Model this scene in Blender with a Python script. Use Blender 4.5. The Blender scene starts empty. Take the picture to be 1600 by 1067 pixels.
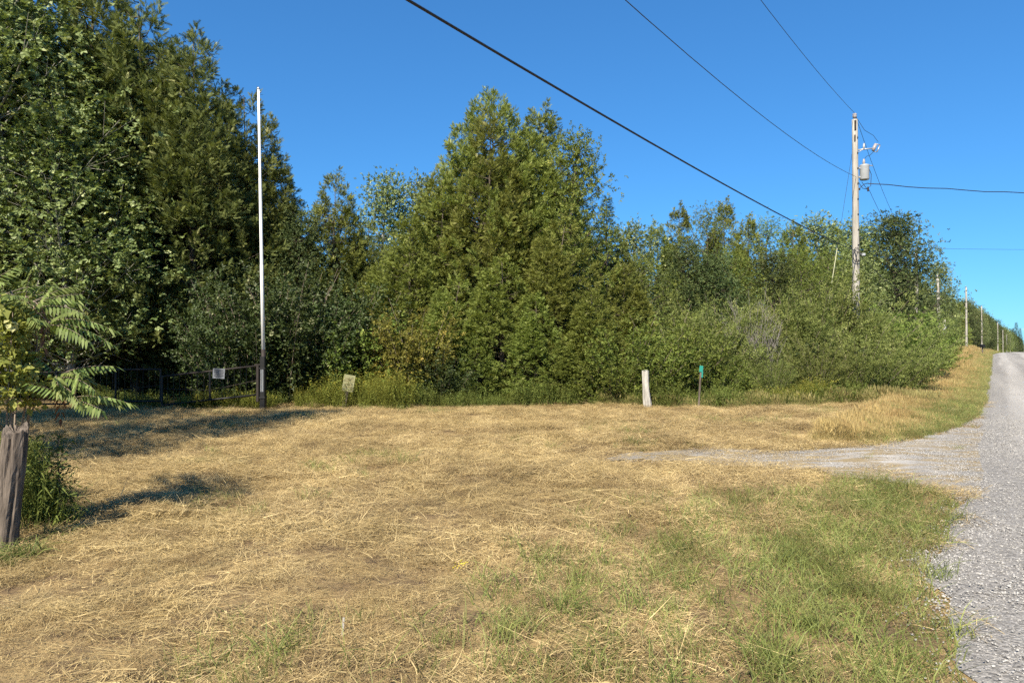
import bpy, math, random
import numpy as np
from mathutils import Vector, Matrix

rng = np.random.default_rng(7)
random.seed(7)
R = math.radians
SC = bpy.context.scene
COL = SC.collection

# ------------------------------------------------------------------ camera
EYE, FPX, CX, HY = 1.6, 1150.0, 800.0, 545.0      # photo calibration (1600 px wide)
cam_d = bpy.data.cameras.new('camera'); cam = bpy.data.objects.new('camera', cam_d); COL.objects.link(cam)
cam_d.sensor_width = 36.0; cam_d.lens = 36.0 * FPX / 1600.0
cam_d.clip_start = 0.05; cam_d.clip_end = 8000.0
cam.location = (0, 0, EYE); cam.rotation_euler = (R(90) + math.atan((HY - 533.5) / FPX), 0, 0)
SC.camera = cam

# ------------------------------------------------------------------ sky, sun, exposure
SUN_EL = R(43.0)
SUN_TRAVEL = Vector((0.40, 0.917, 0)).normalized()   # direction shadows fall on the ground
world = bpy.data.worlds.new('World'); SC.world = world; world.use_nodes = True
nt = world.node_tree; nt.nodes.clear()
w_out = nt.nodes.new('ShaderNodeOutputWorld'); w_bg = nt.nodes.new('ShaderNodeBackground')
w_sky = nt.nodes.new('ShaderNodeTexSky'); w_sky.sky_type = 'NISHITA'; w_sky.sun_disc = False
w_sky.sun_elevation = SUN_EL
sx, sy = -SUN_TRAVEL.x, -SUN_TRAVEL.y               # towards the sun
w_sky.sun_rotation = math.atan2(sx, sy)
w_sky.altitude = 200; w_sky.air_density = 1.0; w_sky.dust_density = 0.0; w_sky.ozone_density = 6.5
w_bg.inputs['Strength'].default_value = 0.083
# a low bank of thin cloud all round the horizon
w_tc = nt.nodes.new('ShaderNodeTexCoord'); w_sep = nt.nodes.new('ShaderNodeSeparateXYZ')
w_map = nt.nodes.new('ShaderNodeMapping'); w_map.inputs['Scale'].default_value = (14, 14, 60)
w_noise = nt.nodes.new('ShaderNodeTexNoise'); w_noise.inputs['Scale'].default_value = 1.0; w_noise.inputs['Detail'].default_value = 6
w_ramp = nt.nodes.new('ShaderNodeValToRGB'); w_ramp.color_ramp.elements[0].position = 0.52; w_ramp.color_ramp.elements[1].position = 0.66
w_band = nt.nodes.new('ShaderNodeMapRange'); w_band.inputs[1].default_value = 0.055; w_band.inputs[2].default_value = 0.025
w_mul = nt.nodes.new('ShaderNodeMath'); w_mul.operation = 'MULTIPLY'
w_mul2 = nt.nodes.new('ShaderNodeMath'); w_mul2.operation = 'MULTIPLY'; w_mul2.inputs[1].default_value = 0.7
w_hsv = nt.nodes.new('ShaderNodeHueSaturation'); w_hsv.inputs['Saturation'].default_value = 1.06
w_mix = nt.nodes.new('ShaderNodeMix'); w_mix.data_type = 'RGBA'; w_mix.inputs[7].default_value = (7.0, 7.2, 7.6, 1)
w_gam = nt.nodes.new('ShaderNodeGamma'); w_gam.inputs[1].default_value = 0.74
w_tint = nt.nodes.new('ShaderNodeMix'); w_tint.data_type = 'RGBA'; w_tint.blend_type = 'MULTIPLY'; w_tint.inputs[0].default_value = 1.0; w_tint.inputs[7].default_value = (.46, 1.0, 1.43, 1)   # the camera's white balance
L = nt.links.new
L(w_tc.outputs['Generated'], w_sep.inputs[0]); L(w_tc.outputs['Generated'], w_map.inputs[0]); L(w_map.outputs[0], w_noise.inputs['Vector'])
L(w_noise.outputs['Fac'], w_ramp.inputs[0]); L(w_sep.outputs['Z'], w_band.inputs[0])
L(w_ramp.outputs[0], w_mul.inputs[0]); L(w_band.outputs[0], w_mul.inputs[1]); L(w_mul.outputs[0], w_mul2.inputs[0])
L(w_sky.outputs[0], w_hsv.inputs['Color']); L(w_hsv.outputs[0], w_gam.inputs[0]); L(w_gam.outputs[0], w_tint.inputs[6]); L(w_tint.outputs[2], w_mix.inputs[6]); L(w_mul2.outputs[0], w_mix.inputs[0])
L(w_mix.outputs[2], w_bg.inputs[0]); L(w_bg.outputs[0], w_out.inputs[0])

sun_d = bpy.data.lights.new('sun', 'SUN'); sun = bpy.data.objects.new('sun', sun_d); COL.objects.link(sun)
sun_d.energy = 5.0; sun_d.angle = R(0.53); sun_d.color = (1.0, 0.92, 0.78)
ray = Vector((SUN_TRAVEL.x * math.cos(SUN_EL), SUN_TRAVEL.y * math.cos(SUN_EL), -math.sin(SUN_EL)))
sun.rotation_euler = ray.to_track_quat('-Z', 'Y').to_euler()

vs = SC.view_settings
vs.view_transform = 'Standard'; vs.look = 'None'; vs.gamma = 1.0; vs.use_curve_mapping = False; vs.exposure = 1.08
cy = SC.cycles
cy.max_bounces = 4; cy.diffuse_bounces = 2; cy.glossy_bounces = 1; cy.transmission_bounces = 3
cy.use_denoising = False; cy.use_adaptive_sampling = True; cy.adaptive_threshold = 0.02

# ------------------------------------------------------------------ materials
MATS = {}
class NB:
    """small node-building helper"""
    def __init__(s, name):
        s.m = bpy.data.materials.new(name); s.m.use_nodes = True; s.t = s.m.node_tree; s.t.nodes.clear()
        s.out = s.n('ShaderNodeOutputMaterial'); MATS[name] = s.m
    def n(s, ty, **kw):
        x = s.t.nodes.new(ty)
        for k, v in kw.items(): setattr(x, k, v)
        return x
    def l(s, a, b): s.t.links.new(a, b)
    def setin(s, sock, v):
        if isinstance(v, bpy.types.NodeSocket): s.l(v, sock)
        else: sock.default_value = v
    def math(s, op, a, b=0.0, clamp=False):
        x = s.n('ShaderNodeMath', operation=op, use_clamp=clamp); s.setin(x.inputs[0], a); s.setin(x.inputs[1], b); return x.outputs[0]
    def mix(s, f, a, b, blend='MIX'):
        x = s.n('ShaderNodeMix', data_type='RGBA', blend_type=blend); s.setin(x.inputs[0], f)
        for i, v in ((6, a), (7, b)):
            s.setin(x.inputs[i], v if isinstance(v, bpy.types.NodeSocket) else (*v, 1) if len(v) == 3 else v)
        return x.outputs[2]
    def noise(s, vec, scale, detail=4, rough=.55, dist=0.0):
        x = s.n('ShaderNodeTexNoise'); s.l(vec, x.inputs['Vector']); x.inputs['Scale'].default_value = scale
        x.inputs['Detail'].default_value = detail; x.inputs['Roughness'].default_value = rough; x.inputs['Distortion'].default_value = dist
        return x.outputs['Fac']
    def mr(s, v, a, b, c=0.0, d=1.0):
        x = s.n('ShaderNodeMapRange'); s.setin(x.inputs[0], v)
        for i, q in zip((1, 2, 3, 4), (a, b, c, d)): x.inputs[i].default_value = q
        return x.outputs[0]
    def attr(s, name): 
        x = s.n('ShaderNodeAttribute'); x.attribute_name = name; return x.outputs['Fac']
    def pos(s): return s.n('ShaderNodeNewGeometry').outputs['Position']
    def objco(s): return s.n('ShaderNodeTexCoord').outputs['Object']
    def mapping(s, vec, scale=(1, 1, 1), rot=(0, 0, 0)):
        x = s.n('ShaderNodeMapping'); s.l(vec, x.inputs[0]); x.inputs['Scale'].default_value = scale; x.inputs['Rotation'].default_value = rot; return x.outputs[0]
    def rand(s): return s.n('ShaderNodeObjectInfo').outputs['Random']
    def principled(s, col, rough=.7, metal=0.0, spec=.3, bump=None, bstr=.3, bdist=.02):
        p = s.n('ShaderNodeBsdfPrincipled'); s.setin(p.inputs['Base Color'], col if isinstance(col, bpy.types.NodeSocket) else (*col, 1))
        s.setin(p.inputs['Roughness'], rough); p.inputs['Metallic'].default_value = metal; p.inputs['Specular IOR Level'].default_value = spec
        if bump is not None:
            b = s.n('ShaderNodeBump'); b.inputs['Strength'].default_value = bstr; b.inputs['Distance'].default_value = bdist
            s.l(bump, b.inputs['Height']); s.l(b.outputs[0], p.inputs['Normal'])
        return p.outputs[0]
    def done(s, sh): s.l(sh, s.out.inputs['Surface']); return s.m

def mat_leaf(name, dark, light, accent, acc=.08, trans=.3, rough=.5, spec=.35):
    b = NB(name); t = b.attr('tint'); r = b.rand()
    c = b.mix(t, dark, light)
    c = b.mix(b.mr(t, 1.0 - acc, 1.0), c, accent)
    h = b.n('ShaderNodeHueSaturation'); b.l(c, h.inputs['Color'])
    b.l(b.mr(r, 0, 1, .485, .515), h.inputs['Hue']); b.l(b.mr(r, 0, 1, .82, 1.16), h.inputs['Value'])
    c = h.outputs[0]
    p = b.principled(c, rough, spec=spec)
    tr = b.n('ShaderNodeBsdfTranslucent'); b.l(b.mix(1.0, c, (1.0, 1.0, .55), 'MULTIPLY'), tr.inputs[0])
    m = b.n('ShaderNodeMixShader'); m.inputs[0].default_value = trans; b.l(p, m.inputs[1]); b.l(tr.outputs[0], m.inputs[2])
    return b.done(m.outputs[0])

mat_leaf('cedar_leaf', (0.116, 0.142, 0.029), (0.304, 0.336, 0.084), (0.420, 0.420, 0.158), .06, .33, .65, .12)
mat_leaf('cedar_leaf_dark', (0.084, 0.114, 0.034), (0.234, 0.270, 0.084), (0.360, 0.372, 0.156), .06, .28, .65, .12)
mat_leaf('aspen_leaf', (0.098, 0.132, 0.037), (0.265, 0.299, 0.109), (0.483, 0.494, 0.230), .12, .28, .5, .3)
mat_leaf('ash_leaf', (0.099, 0.143, 0.029), (0.237, 0.281, 0.061), (0.341, 0.363, 0.088), .06, .35, .6, .18)
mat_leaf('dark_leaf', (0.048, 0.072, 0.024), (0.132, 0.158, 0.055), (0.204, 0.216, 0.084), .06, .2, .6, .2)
mat_leaf('shade_leaf', (0.032, 0.051, 0.015), (0.089, 0.115, 0.032), (0.289, 0.297, 0.153), .09, .25, .5, .3)  # shade darkened into the leaf colour; pale accent leaves paint the glints
mat_leaf('willow_leaf', (0.100, 0.128, 0.032), (0.252, 0.284, 0.082), (0.357, 0.367, 0.147), .08, .3, .65, .15)
mat_leaf('yellow_leaf', (.15, .15, .03), (.31, .30, .06), (.40, .32, .07), .2, .35, .6, .2)
mat_leaf('spruce_leaf', (.026, .045, .022), (.075, .098, .042), (.10, .12, .05), .05, .1, .65, .12)
mat_leaf('sumac_leaf', (.10, .145, .035), (.230, .280, .085), (.28, .31, .11), .1, .35, .55, .2)
mat_leaf('sumac_red', (.10, .045, .03), (.20, .09, .05), (.22, .12, .06), .1, .25, .5, .3)
mat_leaf('vine_leaf', (.17, .20, .04), (.40, .41, .11), (.52, .50, .22), .2, .4, .55, .25)
mat_leaf('weed_leaf', (.10, .130, .030), (.240, .260, .068), (.26, .25, .07), .1, .3, .65, .12)
mat_leaf('goldenrod', (.11, .13, .026), (.290, .285, .055), (.46, .37, .06), .12, .3, .65, .12)

def mat_grass(name, a, b_, c_, brown, gscale=.5, trans=.25):
    b = NB(name); t = b.attr('tint'); p = b.pos()
    n1 = b.noise(p, gscale, 3); n2 = b.noise(p, 2.3, 3)
    sw = b.noise(b.mapping(p, (1.5, .22, 1), (0, 0, R(-38))), 1.0, 3, .5)                 # mower swaths
    c = b.mix(t, a, b_); c = b.mix(b.mr(n1, .45, .62), c, b.mix(t, c_, b_))
    c = b.mix(1.0, c, b.mix(b.mr(sw, .38, .62), (.80, .78, .74), (1.12, 1.12, 1.12)), 'MULTIPLY')
    c = b.mix(b.math('MULTIPLY', b.mr(n2, .52, .68), .6), c, brown)
    c = b.mix(1.0, c, b.mix(b.rand(), (.82, .82, .82), (1.15, 1.15, 1.15)), 'MULTIPLY')
    s = b.principled(c, .55, spec=.25)
    tr = b.n('ShaderNodeBsdfTranslucent'); b.l(c, tr.inputs[0])
    m = b.n('ShaderNodeMixShader'); m.inputs[0].default_value = trans; b.l(s, m.inputs[1]); b.l(tr.outputs[0], m.inputs[2])
    return b.done(m.outputs[0])
mat_grass('hay', (.25, .172, .07), (.65, .505, .25), (.39, .285, .118), (.18, .115, .053), .6, .15)
mat_grass('green_grass', (.075, .11, .024), (.27, .30, .085), (.11, .145, .036), (.25, .22, .085), .8, .3)
mat_grass('dry_tall_grass', (.22, .16, .06), (.44, .33, .14), (.19, .18, .06), (.30, .17, .07), .5, .25)
mat_grass('edge_grass', (.12, .115, .035), (.30, .26, .10), (.15, .16, .05), (.20, .14, .06), .7, .25)
mat_grass('verge_green', (.11, .14, .04), (.29, .29, .10), (.17, .18, .05), (.28, .22, .09), .4, .3)

def mat_bark(name, c1, c2, sz=18, stretch=(1, 1, .15)):
    b = NB(name); o = b.mapping(b.objco(), stretch); n = b.noise(o, sz, 6, .65)
    n2 = b.noise(b.objco(), 1.3, 3)
    c = b.mix(b.mr(n, .3, .7), c1, c2); c = b.mix(b.math('MULTIPLY', b.mr(n2, .45, .7), .4), c, c1)
    return b.done(b.principled(c, .9, spec=.15, bump=n, bstr=.8, bdist=.02))
mat_bark('bark', (.05, .04, .03), (.16, .13, .10))
mat_bark('pale_bark', (.16, .15, .12), (.40, .38, .32))
mat_bark('twig_bark', (.16, .12, .09), (.32, .26, .20))
mat_bark('dead_twig', (.17, .15, .135), (.33, .30, .27))
mat_bark('pole_wood', (.21, .19, .155), (.47, .44, .385), 22, (1, 1, .05))
mat_bark('post_wood', (.028, .022, .018), (.235, .19, .15), 34, (1, 1, .06))
mat_bark('pale_post', (.20, .185, .16), (.52, .49, .43), 20, (1, 1, .1))

def mat_plain(name, c, rough=.5, metal=0., spec=.4, var=.25, scale=9):
    b = NB(name); n = b.noise(b.objco(), scale, 5); 
    col = b.mix(b.math('MULTIPLY', b.mr(n, .35, .7), var), c, tuple(q * .45 for q in c))
    return b.done(b.principled(col, b.mr(n, .2, .8, max(.05, rough - .12), rough + .12), metal, spec))
mat_plain('white_paint', (.78, .77, .74), .45)
mat_plain('galvanised', (.50, .51, .52), .45, .7)
mat_plain('transformer_grey', (.34, .35, .35), .45)
mat_plain('black_steel', (.012, .0115, .011), .5, .2)
mat_plain('rusty_steel', (.030, .023, .019), .7, .3)
mat_plain('wire_black', (.016, .016, .017), .6)
mat_plain('wire_grey', (.06, .062, .066), .5, .5)
mat_plain('porcelain', (.30, .27, .26), .25)
mat_plain('sign_grey', (.14, .15, .165), .6)
mat_plain('sign_ink', (.05, .052, .06), .6)
mat_plain('sign_yellow', (.25, .24, .12), .6, var=.4, scale=5)
mat_plain('sign_fade', (.19, .155, .07), .6)
mat_plain('teal_plastic', (.02, .22, .17), .5)
mat_plain('guy_guard', (.34, .34, .20), .5)
mat_plain('flower_yellow', (.52, .42, .03), .6, var=.1)
mat_plain('stone', (.30, .29, .28), .9, var=.5)

def mat_ground():
    b = NB('field_soil'); p = b.pos()
    n1 = b.noise(p, .35, 5); n2 = b.noise(p, 3.0, 6, .65); n3 = b.noise(p, 24.0, 5, .7)
    straw = b.mix(n3, (.16, .10, .045), (.42, .31, .145))
    brown = b.mix(n3, (.065, .044, .028), (.20, .135, .075))
    green = b.mix(n3, (.075, .085, .028), (.22, .21, .075))
    c = b.mix(b.mr(n2, .42, .62), straw, brown); c = b.mix(b.mr(n1, .55, .7), c, green)
    sep = b.n('ShaderNodeSeparateXYZ'); b.l(p, sep.inputs[0])
    litter = b.mix(n3, (.03, .022, .014), (.10, .075, .045))           # leaf litter beyond the field edge
    edge = b.mr(b.math('ADD', sep.outputs['Y'], b.math('MULTIPLY', n2, 1.2)), 21.0, 22.2)
    c = b.mix(edge, c, litter)
    return b.done(b.principled(c, .95, spec=.1, bump=b.math('ADD', n3, n2), bstr=.7, bdist=.04))
mat_ground()

def mat_gravel(name, grass=0.0):
    b = NB(name); p = b.pos()
    v = b.n('ShaderNodeTexVoronoi'); b.l(p, v.inputs['Vector']); v.inputs['Scale'].default_value = 42
    v2 = b.n('ShaderNodeTexVoronoi'); b.l(p, v2.inputs['Vector']); v2.inputs['Scale'].default_value = 110
    sv = b.n('ShaderNodeSeparateColor'); b.l(v.outputs['Color'], sv.inputs[0])
    sv2 = b.n('ShaderNodeSeparateColor'); b.l(v2.outputs['Color'], sv2.inputs[0])
    stone = b.mix(b.math('ADD', b.math('MULTIPLY', sv.outputs[0], .5), b.math('MULTIPLY', sv2.outputs[0], .5)), (.088, .081, .073), (.36, .338, .308))
    # along-road coordinates: pale compacted wheel tracks, greyer loose windrows
    u = b.mapping(p, (1, 1, 1), (0, 0, R(33.2)))
    sep = b.n('ShaderNodeSeparateXYZ'); b.l(u, sep.inputs[0])
    w = b.n('ShaderNodeTexNoise'); w.noise_dimensions = '3D'
    st = b.mapping(u, (.9, .035, 1)); b.l(st, w.inputs['Vector']); w.inputs['Scale'].default_value = 1.0; w.inputs['Detail'].default_value = 4
    fines = b.mix(b.noise(p, 6, 5), (.36, .335, .30), (.46, .432, .392))
    lane = b.math('SINE', b.math('ADD', b.math('MULTIPLY', b.math('ADD', sep.outputs['X'], b.math('MULTIPLY', w.outputs['Fac'], 1.1)), 2.75), -2.5))
    packed = b.math('ADD', b.mr(w.outputs['Fac'], .40, .62, -.1, .35), b.mr(lane, -.2, .9, .0, .6), True)
    c = b.mix(packed, stone, fines)
    n2 = b.noise(p, .9, 4)
    c = b.mix(b.math('MULTIPLY', b.mr(n2, .5, .7), .35), c, (.22, .205, .19))
    if grass:
        ng = b.noise(b.mapping(p, (.6, 2.2, 1)), 1.6, 5, .65)
        c = b.mix(b.mr(ng, .43, .56), c, b.mix(b.noise(p, 25, 4), (.17, .13, .075), (.36, .28, .16)))
    bump = b.math('SUBTRACT', b.math('MULTIPLY', v.outputs['Distance'], -1.0), b.math('MULTIPLY', v2.outputs['Distance'], .5))
    return b.done(b.principled(c, .95, spec=.15, bump=bump, bstr=.55, bdist=.02))
mat_gravel('road_gravel'); mat_gravel('drive_gravel', 1)
b = NB('pebble'); t = b.attr('tint'); b.done(b.principled(b.mix(t, (.16, .152, .142), (.43, .408, .375)), .9, spec=.2))

# ------------------------------------------------------------------ geometry helpers
class MB:
    """collects triangles (with a tint per vertex and a material per face) into ONE mesh"""
    def __init__(s): s.V = []; s.F = []; s.T = []; s.M = []; s.n = 0
    def add(s, V, F, tint=.5, mi=0):
        V = np.asarray(V, float).reshape(-1, 3); F = np.asarray(F, int).reshape(-1, 3)
        s.V.append(V); s.F.append(F + s.n); s.T.append(np.broadcast_to(np.asarray(tint, float), (len(V),))); s.M.append(np.full(len(F), mi)); s.n += len(V)
    def tube(s, pts, rad, sides=6, tint=.5, mi=0, cap=True, wob=0.0):
        pts = np.asarray(pts, float); n = len(pts); rad = np.broadcast_to(np.asarray(rad, float), (n,))
        d = np.gradient(pts, axis=0); d /= np.linalg.norm(d, axis=1)[:, None] + 1e-9
        ref = np.array([0, 0, 1.0]) if abs(d[0][2]) < .9 else np.array([1.0, 0, 0])
        a = np.cross(d, ref); a /= np.linalg.norm(a, axis=1)[:, None] + 1e-9; c = np.cross(d, a)
        th = np.arange(sides) * 2 * math.pi / sides
        rr = rad[:, None] * (1 + wob * (rng.random((n, sides)) - .5))
        V = pts[:, None, :] + rr[:, :, None] * (np.cos(th)[None, :, None] * a[:, None, :] + np.sin(th)[None, :, None] * c[:, None, :])
        V = V.reshape(-1, 3); F = []
        for i in range(n - 1):
            for j in range(sides):
                p, q = i * sides + j, i * sides + (j + 1) % sides
                F += [(p, q, q + sides), (p, q + sides, p + sides)]
        if cap:
            for j in range(1, sides - 1):
                F.append((0, j + 1, j)); o = (n - 1) * sides; F.append((o, o + j, o + j + 1))
        s.add(V, F, tint, mi)
    def box(s, c, size, rot=None, mi=0, tint=.5, bev=0.0):
        h = np.array(size, float) / 2
        if bev <= 0:
            V = np.array([(x, y, z) for x in (-1, 1) for y in (-1, 1) for z in (-1, 1)], float) * h
            F = [(0, 1, 3), (0, 3, 2), (4, 6, 7), (4, 7, 5), (0, 4, 5), (0, 5, 1), (2, 3, 7), (2, 7, 6), (0, 2, 6), (0, 6, 4), (1, 5, 7), (1, 7, 3)]
        else:
            import bmesh
            bm = bmesh.new(); bmesh.ops.create_cube(bm, size=1.0, matrix=Matrix.Diagonal((*(2 * h), 1)))
            bmesh.ops.bevel(bm, geom=bm.edges[:], offset=bev, segments=1, affect='EDGES'); bmesh.ops.triangulate(bm, faces=bm.faces[:])
            bm.verts.index_update(); V = np.array([v.co[:] for v in bm.verts]); F = [[v.index for v in f.verts] for f in bm.faces]; bm.free()
        if rot is not None: V = V @ np.array(rot).T
        s.add(V + np.array(c, float), F, tint, mi)
    def arrays(s):
        return np.concatenate(s.V), np.concatenate(s.F), np.concatenate(s.T), np.concatenate(s.M)
    def mesh(s, name, mats, smooth=False):
        V, F, T, M = s.arrays(); return raw_mesh(name, V, F, T, M, mats, smooth)
    def build(s, name, mats, parent=None, loc=(0, 0, 0), smooth=False, label=None, cat=None, group=None, kind=None):
        return put(name, s.mesh(name, mats, smooth), parent, loc, 0, label, cat, group, kind)

def raw_mesh(name, V, F, T, M, mats, smooth=False):
    me = bpy.data.meshes.new(name); nv, nf = len(V), len(F)
    me.vertices.add(nv); me.vertices.foreach_set('co', np.ascontiguousarray(V, dtype=np.float32).ravel())
    me.loops.add(nf * 3); me.loops.foreach_set('vertex_index', np.ascontiguousarray(F, dtype=np.int32).ravel())
    me.polygons.add(nf); me.polygons.foreach_set('loop_start', np.arange(0, nf * 3, 3, dtype=np.int32))
    me.polygons.foreach_set('material_index', np.ascontiguousarray(M, dtype=np.int32))
    me.polygons.foreach_set('use_smooth', np.full(nf, smooth))
    at = me.attributes.new('tint', 'FLOAT', 'POINT'); at.data.foreach_set('value', np.ascontiguousarray(T, dtype=np.float32))
    for m in ([mats] if isinstance(mats, str) else mats): me.materials.append(MATS[m])
    me.update(calc_edges=True); me.validate(); return me

def tag(o, label=None, cat=None, group=None, kind=None):
    for k, v in (('label', label), ('category', cat), ('group', group), ('kind', kind)):
        if v: o[k] = v
    return o
def put(name, me, parent=None, loc=(0, 0, 0), rz=0, label=None, cat=None, group=None, kind=None):
    o = bpy.data.objects.new(name, me); COL.objects.link(o); o.location = loc; o.rotation_euler = (0, 0, rz)
    if parent: o.parent = parent
    return tag(o, label, cat, group, kind)
def thing(name, label, cat, loc=(0, 0, 0), rz=0, group=None):
    return put(name, None, None, loc, rz, label, cat, group)
def unit(v): v = np.asarray(v, float); return v / (np.linalg.norm(v, axis=-1, keepdims=True) + 1e-9)
def frames(d, up=None, tilt=None):
    """orthonormal frames with x along d; normal near up, rolled by tilt (radians)"""
    d = unit(d); k = len(d); up = np.tile([0, 0, 1.0], (k, 1)) if up is None else up
    y = unit(np.cross(up, d)); z = np.cross(d, y)
    if tilt is not None:
        c, s_ = np.cos(tilt)[:, None], np.sin(tilt)[:, None]; y, z = c * y + s_ * z, -s_ * y + c * z
    return np.stack([d, y, z], axis=2)                       # columns
def stamp(mb, tv, tf, pos, fr, scale, tint, mi=0, tt=None):
    k, n = len(pos), len(tv); scale = np.broadcast_to(scale, (k,))
    V = np.einsum('kij,nj->kni', fr, tv) * scale[:, None, None] + pos[:, None, :]
    F = (tf[None] + (np.arange(k) * n)[:, None, None]).reshape(-1, 3)
    T = np.repeat(np.broadcast_to(tint, (k,)), n)
    if tt is not None: T = np.clip(T + np.tile(tt, k), 0, 1)
    mb.add(V.reshape(-1, 3), F, T, mi)

# ------------------------------------------------------------------ the lie of the land
def sstep(a, b, x): t = np.clip((x - a) / (b - a), 0, 1); return t * t * (3 - 2 * t)
def edge_x(y):                                               # left edge of the gravel road
    y = np.asarray(y, float); return -.35 + .655 * y + .055 * np.maximum(0, y - 95) + .06 * np.sin(y * .9) * (y < 60) + .34 * (1 - sstep(3.2, 5.4, y))
ROADW = 9.0
def land(x, y):
    x = np.asarray(x, float); y = np.asarray(y, float)
    z = .95 * sstep(34, 112, y) - 4.2 * sstep(125, 520, y)
    near = 1 - sstep(30, 60, np.abs(y))
    off = sstep(-.2, 1.2, edge_x(y) - x) + sstep(.2, 1.5, x - edge_x(y) - ROADW)
    z = z + near * np.clip(off, .12, 1) * (.030 * np.sin(1.35 * x + .6 * y) * np.sin(.9 * y - .5 * x + 1) + .022 * np.sin(2.9 * x - 1.2 * y + 2) * np.sin(2.3 * y + .8 * x))
    for (x0, y0, x1, y1, dp) in ((-1.55, 3.6, -1.1, 4.6, .06), (-3.3, 8.4, -2.8, 9.1, .05), (-.6, 5.3, .35, 5.9, .05), (-3.9, 6.65, -2.9, 6.75, .05)):
        dx, dy = x1 - x0, y1 - y0; l2 = dx * dx + dy * dy; t = np.clip(((x - x0) * dx + (y - y0) * dy) / l2, 0, 1)
        z = z - dp * np.exp(-((x - x0 - t * dx) ** 2 + (y - y0 - t * dy) ** 2) / .012)
    return z
def G(px, py):                                               # photo pixel on level ground -> x, y
    d = EYE * FPX / (py - HY); return np.array([(px - CX) / FPX * d, d])
def XAT(px, d): return (px - CX) / FPX * d
def ZAT(py, d): return EYE + (HY - py) / FPX * d
def inpoly(x, y, poly):
    r = np.zeros(np.shape(x), bool); n = len(poly)
    for i in range(n):
        x0, y0 = poly[i]; x1, y1 = poly[(i + 1) % n]
        c = ((y0 > y) != (y1 > y)) & (x < (x1 - x0) * (y - y0) / (y1 - y0 + 1e-12) + x0); r ^= c
    return r
def wav(x, y, s, seed=0):                                    # cheap smooth noise, about -1..1
    r = np.random.default_rng(seed); z = 0
    for k in range(5):
        a = r.random() * 6.28; f = s * (1 + .6 * k); z = z + np.sin((np.cos(a) * x + np.sin(a) * y) * f + r.random() * 6.28) / (1 + .4 * k)
    return z / 2.2
DRIVE = [G(*p) for p in ((960, 712), (1040, 703), (1180, 703), (1290, 703), (1380, 694), (1470, 676), (1530, 650))] + [(11.5, 14.5), (6.0, 8.4)] + \
        [G(*p) for p in ((1500, 790), (1455, 766), (1390, 756), (1280, 735), (1100, 725), (960, 719))]

def axis(lo, hi, step, far, g=1.14):
    c = list(np.arange(lo, hi + 1e-6, step)); s = step; a = hi
    while a < far: s *= g; a += s; c.append(a)
    s = step; a = lo
    while a > -far: s *= g; a -= s; c.insert(0, a)
    return np.array(c)
def grid_tris(nx, ny):
    i, j = np.meshgrid(np.arange(nx - 1), np.arange(ny - 1), indexing='ij'); p = (i * ny + j).ravel()
    return np.concatenate([np.stack([p, p + ny, p + ny + 1], 1), np.stack([p, p + ny + 1, p + 1], 1)])
gx, gy = axis(-14, 18, .3, 4000), axis(0, 24, .3, 4000)
X, Y = np.meshgrid(gx, gy, indexing='ij')
inner = sstep(.3, 1.0, X - edge_x(Y)) * sstep(.3, 1.0, edge_x(Y) + ROADW - X)
Z = land(X, Y) - .06 * inner
m = MB(); m.add(np.stack([X, Y, Z], 2).reshape(-1, 3), grid_tris(len(gx), len(gy)))
m.build('ground', 'field_soil', smooth=True, kind='structure')

ys = np.concatenate([np.arange(-25, 40, .35), np.arange(40, 130, 2.0), np.arange(130, 900, 10.0)])
ts = np.array([0, .02, .06, .15, .3, .5, .7, .85, .94, .98, 1.0])
YY, TT = np.meshgrid(ys, ts, indexing='ij'); XX = edge_x(YY) + TT * ROADW
XX[:, 0] += .14 * wav(ys, ys * .3, 4.0, 3); XX[:, -1] += .14 * wav(ys, ys * .3, 4.0, 4)
ZZ = land(XX, YY) + .006 + .05 * np.sin(np.pi * TT) ** .6
m = MB(); m.add(np.stack([XX, YY, ZZ], 2).reshape(-1, 3), grid_tris(len(ys), len(ts))[:, ::-1])
m.build('gravel_road', 'road_gravel', smooth=True, kind='structure')

gx2, gy2 = np.arange(.8, 9.4, .1), np.arange(7.6, 15.0, .1)
X, Y = np.meshgrid(gx2, gy2, indexing='ij')
wx, wy = X + .25 * wav(X, Y, 3, 5) * (X < 6), Y + .12 * wav(X, Y, 4, 6)
ok = inpoly(wx, wy, DRIVE) & (X < edge_x(Y) + .25)
T = grid_tris(len(gx2), len(gy2)); T = T[ok.ravel()[T].all(axis=1)]
m = MB(); m.add(np.stack([X, Y, land(X, Y) + .014], 2).reshape(-1, 3), T)
m.build('driveway', 'drive_gravel', smooth=True, kind='structure')

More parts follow.
